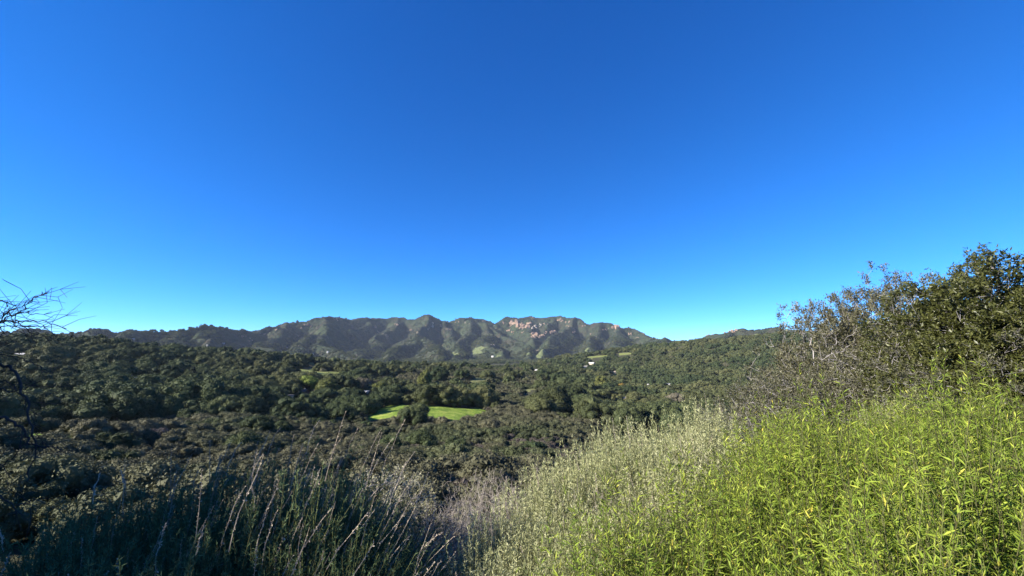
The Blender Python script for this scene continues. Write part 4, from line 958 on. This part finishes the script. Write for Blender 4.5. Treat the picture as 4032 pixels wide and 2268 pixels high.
# tan and grey leafless brush
for i, (px, R, s) in enumerate([(1700,4.6,1.0),(1800,4.0,.95),(1880,4.9,1.1),(1990,4.4,1.0),(2060,5.3,1.1),(1780,5.6,1.0),(1930,5.9,1.05),(2120,6.2,1.1),(2450,3.5,.8),(2340,3.7,.85),(2620,3.6,.75),(1720,3.2,.75),(1830,3.4,.8),(2900,5.6,.85),(2760,4.4,.85)]):
    pl = 'between the two sage patches' if px < 2200 else 'inside the pale sage'
    plant('twig', px, R, s, 'dry_twig_bush', 'tangled tan leafless twig bush ' + pl, 'bush', 'tan leafless bushes ' + pl, i, i * 1.1)
for i, (px, R, s) in enumerate([(2270, 6.6, 1.0), (2360, 7.2, 1.05), (2890, 8.0, .95), (1420, 5.4, .8)]):
    plant('greytwig', px, R, s, 'bare_shrub', ('grey leafless shrub at the left end of the sage, nearest', 'grey leafless shrub just behind the nearest grey one', 'grey leafless shrub below the right thicket', 'whitish dead twigs above the small leaved shrub')[i], 'shrub', None, i, i * 2.0)
# left: sage with shade put into its leaf colour and dry spikes, small leaved shrub, grass
for i, (px, R, s, kd) in enumerate([(1090,3.5,1.3,'shadesage'),(1220,3.2,1.1,'shadesage'),(920,3.6,1.22,'shadesage'),(1000,2.8,1.15,'shadesage'),(740,3.3,1.1,'shadesage'),(1180,2.4,.9,'shadesage'),(620,3.7,1.15,'lowsage'),(850,2.8,.95,'lowsage'),(1330,2.6,.85,'lowsage'),(1420,2.2,.75,'lowsage'),(1100,2.0,.75,'lowsage'),(700,2.6,.95,'lowsage'),(480,3.2,1.1,'lowsage'),(300,3.6,.95,'lowsage'),(500,2.3,.95,'lowsage'),(250,2.6,.95,'lowsage'),(60,3.2,.95,'lowsage'),(900,1.9,.8,'lowsage'),(1250,1.7,.7,'lowsage'),(1480,2.9,.8,'lowsage'),(60,2.2,.9,'lowsage'),(650,1.9,.8,'lowsage'),(380,1.9,.8,'lowsage'),(160,4.4,.9,'lowsage'),(420,4.6,.9,'lowsage')]):
    if kd == 'shadesage': lb = ('tallest shaded sagebrush at left with sunlit dry flower spikes', 'shaded sagebrush with spikes right of the tallest one', 'shaded sagebrush with spikes left of the tallest one', 'shaded spiky sagebrush in front of the tallest one', 'leftmost shaded sagebrush with dry spikes', 'small shaded spiky sagebrush nearest the camera')[i]; gr = 'shaded spiky sagebrush'
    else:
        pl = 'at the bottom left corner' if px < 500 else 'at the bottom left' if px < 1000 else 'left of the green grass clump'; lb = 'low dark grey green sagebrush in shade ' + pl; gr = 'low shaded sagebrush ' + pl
    plant(kd, px, R, s * (1 if kd == 'shadesage' else 1.15), 'sage_bush', lb, 'bush', gr, i, 0 if kd == 'shadesage' else i * 1.9)
for i, (px, R, s) in enumerate([(1400, 4.5, 1.2), (1520, 4.9, 1.1), (1310, 5.0, 1.25)]):
    plant('paleshrub', px, R, s, 'small_leaved_shrub', ('small leaved shrub with pale glinting leaves right of dry spikes', 'small leaved pale shrub at the left of tan twigs', 'small leaved pale shrub behind the spiky sage')[i], 'shrub', 'small leaved pale shrubs', i, i * 2.2)
for i, (px, R, s) in enumerate([(1700, 2.15, .95), (1610, 2.4, .9), (1790, 2.5, .85)]):
    plant('grass', px, R, s, 'grass_clump', ('fresh green grass clump at bottom centre, nearest', 'green grass clump at the edge of the shade', 'green grass clump beside the pale sage')[i], 'grass', 'green grass clumps at bottom centre', 0, i * 2.0)
# right: the thicket of tall shrubs
for i, (kd, px, R, s, sz, lb) in enumerate([
 ('twiggy', 2960, 12.5, 1.2, 1.15, 'low grey brown twiggy shrub at the left end of the right thicket'),
 ('twiggy', 3060, 10.5, .95, .95, 'low twiggy shrub in front of the left end of thicket'),
 ('twiggy', 3150, 12.5, 1.4, 1.05, 'rounded twiggy shrub at the left shoulder of thicket'),
 ('openlaurel', 3370, 12.0, 1.2, 1.12, 'open see-through small tree on the skyline of thicket, left one'),
 ('openlaurel', 3570, 11.8, 1.15, 1.1, 'open see-through small tree on the skyline of thicket, right one'),
 ('twiggy', 3280, 9.8, 1.05, .95, 'dense low shrub under the left see-through tree'),
 ('twiggy', 3430, 9.2, .95, .8, 'grey twiggy shrub below the see-through trees'),
 ('twiggy', 3560, 9.5, 1.05, .95, 'dense low shrub under the right see-through tree'),
 ('laurel', 3760, 11.0, 1.05, .80, 'tall brown leaved shrub right of the see-through trees'),
 ('laurel', 3930, 10.0, 1.08, .85, 'tallest dark shrub near the right edge'),
 ('laurel', 4080, 9.2, 1.08, .87, 'tall dark shrub cut by the right edge'),
 ('laurel', 4270, 9.0, 1.1, .84, 'tall dark shrub just beyond the right edge'),
 ('twiggy', 3700, 8.6, .95, .8, 'twiggy brown shrub in front of the tall shrubs'),
 ('laurel', 3860, 8.2, .75, .75, 'low dark shrub above the green bank at right'),
 ('twiggy', 4010, 7.8, .85, .8, 'low twiggy shrub above the green bank at far right'),
 ('twiggy', 3180, 8.6, .8, .8, 'low twiggy shrub above the far edge of the green bank')]):
    plant(kd, px, R, s, 'thicket_shrub', lb, 'shrub', 'shrubs of the right thicket', i, i * 1.7, None, sz)
# the shrubs beside the trail on the left that shade the lower left of the view
for i, (x, y, s, sz) in enumerate([(-7.2, -.6, 1.9, 1.6), (-7.4, 1.2, 1.9, 1.62), (-7.0, -2.8, 2.0, 1.6), (-8.6, 3.2, 1.8, 1.65), (-9.8, .4, 2.1, 1.85), (-9.9, 2.4, 1.9, 1.9)]):
    tree('scrub_oak', 'oak', i, x, y, gz(x, y) - .1, s, i * 1.3, 'dense dark scrub oak beside the trail left of the view', 'tree', 'scrub oaks beside the trail on the left', 'laurel', sz=sz)

# bare tree at the left edge: limbs reach into the frame from a trunk left of it
def bare_tree():
    g = np.random.default_rng(5); tr = pos(-420, 1362, 4.6); bz = gz(tr.x, tr.y)
    o = add('bare_tree', None, None, (tr.x, tr.y, bz)); o.empty_display_size = .3
    tag(o, 'dark bare branched tree reaching in from the left edge', 'tree')
    org = np.array([tr.x, tr.y, bz])
    t = Tube(); P0 = np.array([[0, 0, -.3], [.02, .02, .4], [.05, .0, 1.0], [.02, -.03, 1.7], [.1, 0, 2.4]])
    t.line(P0, [.075, .065, .055, .042, .03], 7)
    add('trunk', t.mesh('trunk', M['darkbark']), o)
    LIMBS = [
     [(-420,1500,4.6),(-200,1350,4.4),(0,1262,4.2),(40,1225,4.15),(110,1190,4.1),(190,1145,4.05)],
     [(-420,1450,4.6),(-150,1330,4.3),(0,1262,4.1),(70,1235,4.0),(90,1215,4.0),(140,1170,3.95),(175,1150,3.9)],
     [(-420,1500,4.6),(-180,1320,4.4),(0,1270,4.2),(60,1268,4.1),(110,1265,4.05),(190,1268,4.0),(262,1295,3.95)],
     [(-420,1540,4.6),(-200,1380,4.5),(0,1260,4.4),(75,1268,4.3),(110,1300,4.25),(130,1330,4.2)],
     [(-420,1380,4.6),(-200,1200,4.6),(0,1135,4.5),(40,1133,4.4),(62,1138,4.4),(58,1160,4.4),(42,1180,4.4)],
     [(-420,1400,4.6),(-150,1230,4.5),(0,1180,4.4),(25,1190,4.4),(38,1215,4.4),(30,1240,4.4)],
     [(-420,1480,4.6),(-160,1310,4.3),(0,1245,4.2),(60,1235,4.1),(100,1232,4.1),(145,1240,4.05)],
     [(-420,1480,4.6),(-150,1340,4.4),(0,1282,4.3),(90,1285,4.2),(150,1285,4.15),(187,1293,4.1)],
     [(-420,1600,4.6),(-200,1450,4.5),(0,1430,4.4),(60,1460,4.3),(90,1530,4.2),(110,1620,4.1),(125,1700,4.0),(140,1760,4.0),(130,1830,4.0),(100,1900,3.9)],
     [(-420,1620,4.6),(-200,1560,4.4),(0,1640,4.2),(60,1660,4.1),(95,1700,4.05),(115,1745,4.0),(180,1762,3.9),(240,1768,3.9)],
     [(-420,1560,4.6),(-150,1420,4.5),(0,1395,4.4),(80,1410,4.3),(130,1430,4.25),(185,1470,4.2)],
     [(-420,1650,4.6),(-200,1700,4.3),(0,1850,4.1),(60,1780,4.0),(105,1740,4.0)],
     [(-420,1640,4.6),(-150,1560,4.3),(0,1530,4.2),(70,1540,4.1),(120,1520,4.0),(160,1500,4.0)],
     [(-420,1700,4.6),(-200,1800,4.3),(-20,1930,4.0),(40,1990,3.9),(110,1990,3.9),(140,1960,3.9)],
     [(-420,1420,4.6),(-220,1180,4.7),(-60,1100,4.7),(0,1110,4.6),(20,1085,4.6)],
     [(-420,1500,4.6),(-200,1500,4.5),(-60,1480,4.4),(40,1500,4.3),(90,1560,4.2),(100,1620,4.2)],
    ]
    for k, pl in enumerate(LIMBS):
        if k in (4, 14): continue
        C = np.array([pos(*p) for p in pl]) - org
        start = np.array([.03, 0, float(np.clip(C[0, 2], .5, 2.3))]); C[0] = start
        tt = np.linspace(0, 1, len(C)); t2 = np.linspace(0, 1, len(C) * 4)
        Q = np.stack([np.interp(t2, tt, C[:, a]) for a in range(3)], 1)
        for _ in range(2): Q[1:-1] = Q[1:-1] * .5 + (Q[:-2] + Q[2:]) * .25
        Q[2:] += g.normal(size=(len(Q) - 2, 3)) * .006
        tb = Tube(); r0 = .011 if k in (8, 9) else .0042
        rr = np.linspace(r0, .0022, len(Q)); tb.line(Q, rr, 5)
        # side twigs
        n = 9; i = g.integers(len(Q) // 4, len(Q) - 1, n); A = Q[i]; d = unit(Q[i + 1] - Q[i] if False else Q[np.minimum(i + 1, len(Q) - 1)] - Q[i - 1])
        D = unit(d * .8 + g.normal(size=(n, 3)) * .75); L = g.uniform(.06, .30, n)[:, None]
        B1 = A + D * L * .5; B2 = B1 + unit(D + g.normal(size=(n, 3)) * .35 + np.array([0, 0, -.15])) * L * .5
        tb.edges(A, B1, .002, .0015); tb.edges(B1, B2, .0015, .001)
        j = g.integers(0, n, n); D2 = unit(D[j] + g.normal(size=(n, 3)) * .8); tb.edges(B1[j], B1[j] + D2 * g.uniform(.04, .14, n)[:, None], .0016, .001)
        add('limb', tb.mesh('limb', M['darkbark']), o)
bare_tree()

# ------------------------------------------------------------------ rock outcrops on the mountain and right hill
M['rock'] = plainmat('sandstone', [(.3, (.17, .115, .08)), (.5, (.30, .21, .15)), (.72, (.42, .31, .23))], .12, .95, .1)
M['whiterock'] = plainmat('pale_rock', [(.3, (.22, .185, .15)), (.7, (.42, .36, .30))], .12, .95, .1)
import bmesh
def rock_mesh(seed, mat):
    g = np.random.default_rng(seed); b = bmesh.new(); bmesh.ops.create_icosphere(b, subdivisions=3, radius=1)
    V = np.array([v.co[:] for v in b.verts]); Fq = np.array([[v.index for v in f.verts] for f in b.faces]); b.free()
    N = unit(g.normal(size=(16, 3))); N[:, 2] *= .5; N = unit(N); off = g.uniform(.5, .8, 16)
    for n_, o_ in zip(N, off):
        d = V @ n_; V = V - np.clip(d - o_, 0, None)[:, None] * n_
    V += (.06 * np.sin(V[:, 2:3] * 14 + seed) + .05 * g.normal(size=(len(V), 1))) * unit(V)
    return mesh('rock', V, [Fq], None, False, [mat])
ROCKS = {'rock': [rock_mesh(300 + i, M['rock']) for i in range(4)], 'whiterock': [rock_mesh(310 + i, M['whiterock']) for i in range(3)]}
OUT = [ # px, py, width px, height px, kind, label
 (2022,1272,26,14,'rock','left end of the large orange cliff under the mountain crest'),(2042,1279,26,16,'rock','second block of the large orange cliff'),(2062,1286,24,18,'rock','tallest block of the large orange cliff'),(2080,1283,20,16,'rock','right hand block of the large orange cliff'),
 (2094,1290,12,8,'whiterock','pale boulder at the right foot of orange cliff'),(2110,1288,14,10,'whiterock','pale boulder group right of orange cliff'),(2126,1284,12,8,'whiterock','last pale boulder right of orange cliff'),
 (2104,1324,22,16,'rock','rock face in the middle of the right mountain bowl'),(2132,1326,18,12,'rock','second rock face in the right mountain bowl'),(2148,1312,12,8,'rock','upper rock in the right mountain bowl'),(2176,1312,20,12,'rock','rock band near right end of the mountain bowl'),
 (2005,1302,14,8,'rock','small rock below the crest left of the bowl'),(2018,1312,12,8,'rock','reddish rock left of the bowl'),(2256,1308,18,7,'rock','thin rock ledge on the right spur'),(2205,1262,22,8,'rock','rock ledge under the right summit'),(2100,1254,18,5,'rock','thin ledge right under the summit crest'),
 (2424,1288,22,16,'rock','brown cliff on the right shoulder of mountain'),
 (1212,1284,30,7,'rock','orange scar on the left summit slope, upper'),(1190,1296,14,6,'rock','orange scar on the left summit slope, lower'),(960,1326,22,5,'rock','low orange scar at the left foot of mountain'),(985,1343,22,5,'rock','pale scar left of the big spur'),
 (1702,1276,8,14,'whiterock','white rock pinnacle below the middle peak'),(1705,1287,10,7,'whiterock','white boulder below the white pinnacle'),(1832,1272,5,8,'whiterock','small white rock right of the middle peak'),(1775,1298,10,9,'rock','brown rock between the two middle peaks'),(1946,1285,6,6,'whiterock','white rock on the dark diagonal spur, upper'),(1952,1294,5,5,'whiterock','white rock on the dark diagonal spur, lower'),
 (1150,1366,12,6,'whiterock','pale rock above the mountain foot, left'),(1178,1361,7,7,'whiterock','pale rock above the mountain foot, right'),(1128,1372,8,5,'whiterock','small pale rock low on the left mountain'),(1945,1358,6,8,'whiterock','white rock knob low on middle mountain'),(1935,1360,5,6,'whiterock','small white knob left of the rock knob'),
 (2425,1420,16,14,'rock','pinkish rock on the slope of right hill'),(2413,1470,22,10,'whiterock','pale earth slip above the white houses'),(2680,1486,26,9,'whiterock','white outcrop just above the long white house'),(2560,1373,12,6,'whiterock','pale scar near the top of right hill'),(2575,1380,5,4,'whiterock','tiny pale rock near top of right hill'),(2946,1467,9,7,'whiterock','white rock on the right hill by the thicket'),
 (2880,1305,60,7,'rock','long bare tan rock on the far right skyline'),(2790,1318,30,5,'rock','tan rock left of the long bare skyline rock'),
]
gr = np.random.default_rng(61)
for k_, (px, py) in enumerate([(1330,1262),(1478,1290),(1560,1280),(1620,1300),(1690,1300),(1735,1285),(1800,1270),(1905,1268),(1985,1275),(2060,1310),(2150,1278),(2235,1270),(2300,1285),(2330,1318),(2380,1300),(2480,1318),(1085,1300),(1040,1318)]):
    OUT.append((px, py, 10 + (k_ * 7) % 9, 6 + (k_ * 5) % 5, 'rock', 'small tan rock patch scattered on the upper mountain slope'))
for i, (px, py, w, h, kd, lb) in enumerate(OUT):
    rm = 900 if px > 2300 and py > 1340 else 2300
    p = hit(px, py, rm); D_ = p.length; k_ = D_ / F
    o = add('rock_outcrop', None, None, (p.x, p.y, p.z)); o.empty_display_size = 5
    tag(o, lb, 'rock', 'rock outcrops on the slopes')
    nb = int(np.clip(w * h / 22, 3, 9))
    for q in range(nb):
        c = hit(px + gr.uniform(-.5, .5) * w, py + gr.uniform(-.5, .5) * h, rm)
        if (c - p).length > 260: c = p
        r_ = gr.uniform(.22, .42) * min(w, h * 1.8) * k_
        m_ = add('boulder', ROCKS[kd][(i + q) % len(ROCKS[kd])], o, c - p, (gr.uniform(-.3, .3), gr.uniform(-.3, .3), gr.uniform(0, 6.28)), (r_ * gr.uniform(.8, 1.6), r_, r_ * gr.uniform(.7, 1.3)))
    CLEAR.append((p.x, p.y, w * k_ * .5, 60))

# trees along the mountain crest and foot, far too small to pick apart
gm = np.random.default_rng(21); MT = []
for px in np.concatenate([gm.uniform(1120, 1165, 14), gm.uniform(1330, 1370, 16), gm.uniform(1760, 1880, 26), gm.uniform(560, 780, 30), gm.uniform(820, 960, 24), gm.uniform(0, 400, 20), gm.uniform(1970, 2000, 3), gm.uniform(1240, 2500, 12)]):
    a = az_of(px); Rm = np.arange(2400, 5000, 15.); el = ground(Rm * math.sin(a), Rm * math.cos(a)) / Rm; k = int(np.argmax(el)); Rk = Rm[k] - gm.uniform(0, 40)
    x, y = Rk * math.sin(a), Rk * math.cos(a); MT.append(('oak', x, y, gz(x, y), gm.uniform(5, 11), Rk, px))
n = 30000; pxs = gm.uniform(-40, 3100, n); Rs = np.sqrt(gm.uniform(2050 ** 2, 4300 ** 2, n)); a = np.arctan((pxs - CX) / F * CP); X, Y = Rs * np.sin(a), Rs * np.cos(a)
zz = ground(X, Y); keep = (zz < 40 + 60 * fbm(X / 300, Y / 300, 9, 3)) & (fbm(X / 240, Y / 240, 15, 3) > -.35) & ~hidden(X, Y, zz, 10) & clear_mask(X, Y) & ~meadow_mask(X, Y)
for x, y, z, R in zip(X[keep], Y[keep], zz[keep], Rs[keep]): MT.append(('oak', x, y, z, gm.uniform(4.5, 10), R, 0))
n = 100000; pxs = gm.uniform(-40, 3100, n); Rs = np.sqrt(gm.uniform(2300 ** 2, 4900 ** 2, n)); a = np.arctan((pxs - CX) / F * CP); X, Y = Rs * np.sin(a), Rs * np.cos(a)
zz = ground(X, Y); keep = (fbm(X / 130, Y / 130, 71, 4) > -.25) & ~hidden(X, Y, zz, 3, .0008) & clear_mask(X, Y) & ~meadow_mask(X, Y)
MB = [('scrub', x, y, z - .8, w_, R, 0) for x, y, z, R, w_ in zip(X[keep], Y[keep], zz[keep], Rs[keep], gm.uniform(2.0, 5.8, int(keep.sum())))]
stuff('mountain_scrub', MB, tiny_scrub, 'fine dark scrub covering the mountain slopes', 'scrub', 10)
stuff('mountain_woodland', MT, far_oak, 'tiny dark trees along the crest and foot of mountain', 'woodland', 9)

# a bird far off in the sky
def bird():
    p = pos(2562, 1200, 420)
    V = np.array([(0, -.35, 0), (.09, 0, .05), (0, .45, 0), (-.09, 0, .05), (0, 0, -.09), (.45, .1, .16), (.95, -.05, .10), (.4, -.14, .13), (-.45, .1, .16), (-.95, -.05, .10), (-.4, -.14, .13), (.14, .62, .02), (-.14, .62, .02)])
    F3 = np.array([[0, 1, 4], [0, 4, 3], [1, 2, 4], [3, 4, 2], [0, 3, 1], [1, 3, 2], [1, 7, 5], [5, 7, 6], [3, 8, 10], [8, 9, 10], [2, 11, 12], [1, 7, 0], [3, 0, 10]])
    o = add('bird', mesh('bird', V, [F3], None, False, [M['darkbark']]), None, p, (0, .2, 1.2)); tag(o, 'tiny dark bird in the blue sky right of the mountain', 'bird')
bird()
# small sets of look-alike foreground plants: say which one, counted from the left
sets = {}
for o in list(COL.objects):
    if o.parent is None and o.get('label') and o.name.split('.')[0] in ('leafy_bush', 'sage_bush', 'dry_twig_bush', 'grass_clump'): sets.setdefault(o['label'], []).append(o)
ORD = ['leftmost', 'second from left', 'third from left', 'fourth from left', 'fifth from left', 'sixth from left', 'seventh from left', 'eighth from left', 'ninth from left', 'tenth from left', 'eleventh from left', 'twelfth from left', 'thirteenth from left', 'fourteenth from left', 'fifteenth from left']
for lb, L in sets.items():
    if 1 < len(L) <= 15:
        L.sort(key=lambda o: o.location.x / max(o.location.y, .1))
        for k, o in enumerate(L):
            t_ = '%s, %s' % (lb, 'rightmost' if k == len(L) - 1 else ORD[k])
            if len(t_.split()) <= 16: o['label'] = t_
print('trees', len(trees), {k: len(v) for k, v in rest.items()}, 'bushes', cnt, 'mountain trees', len(MT), len(MB), 'polys', sum(len(m.polygons) for m in bpy.data.meshes))
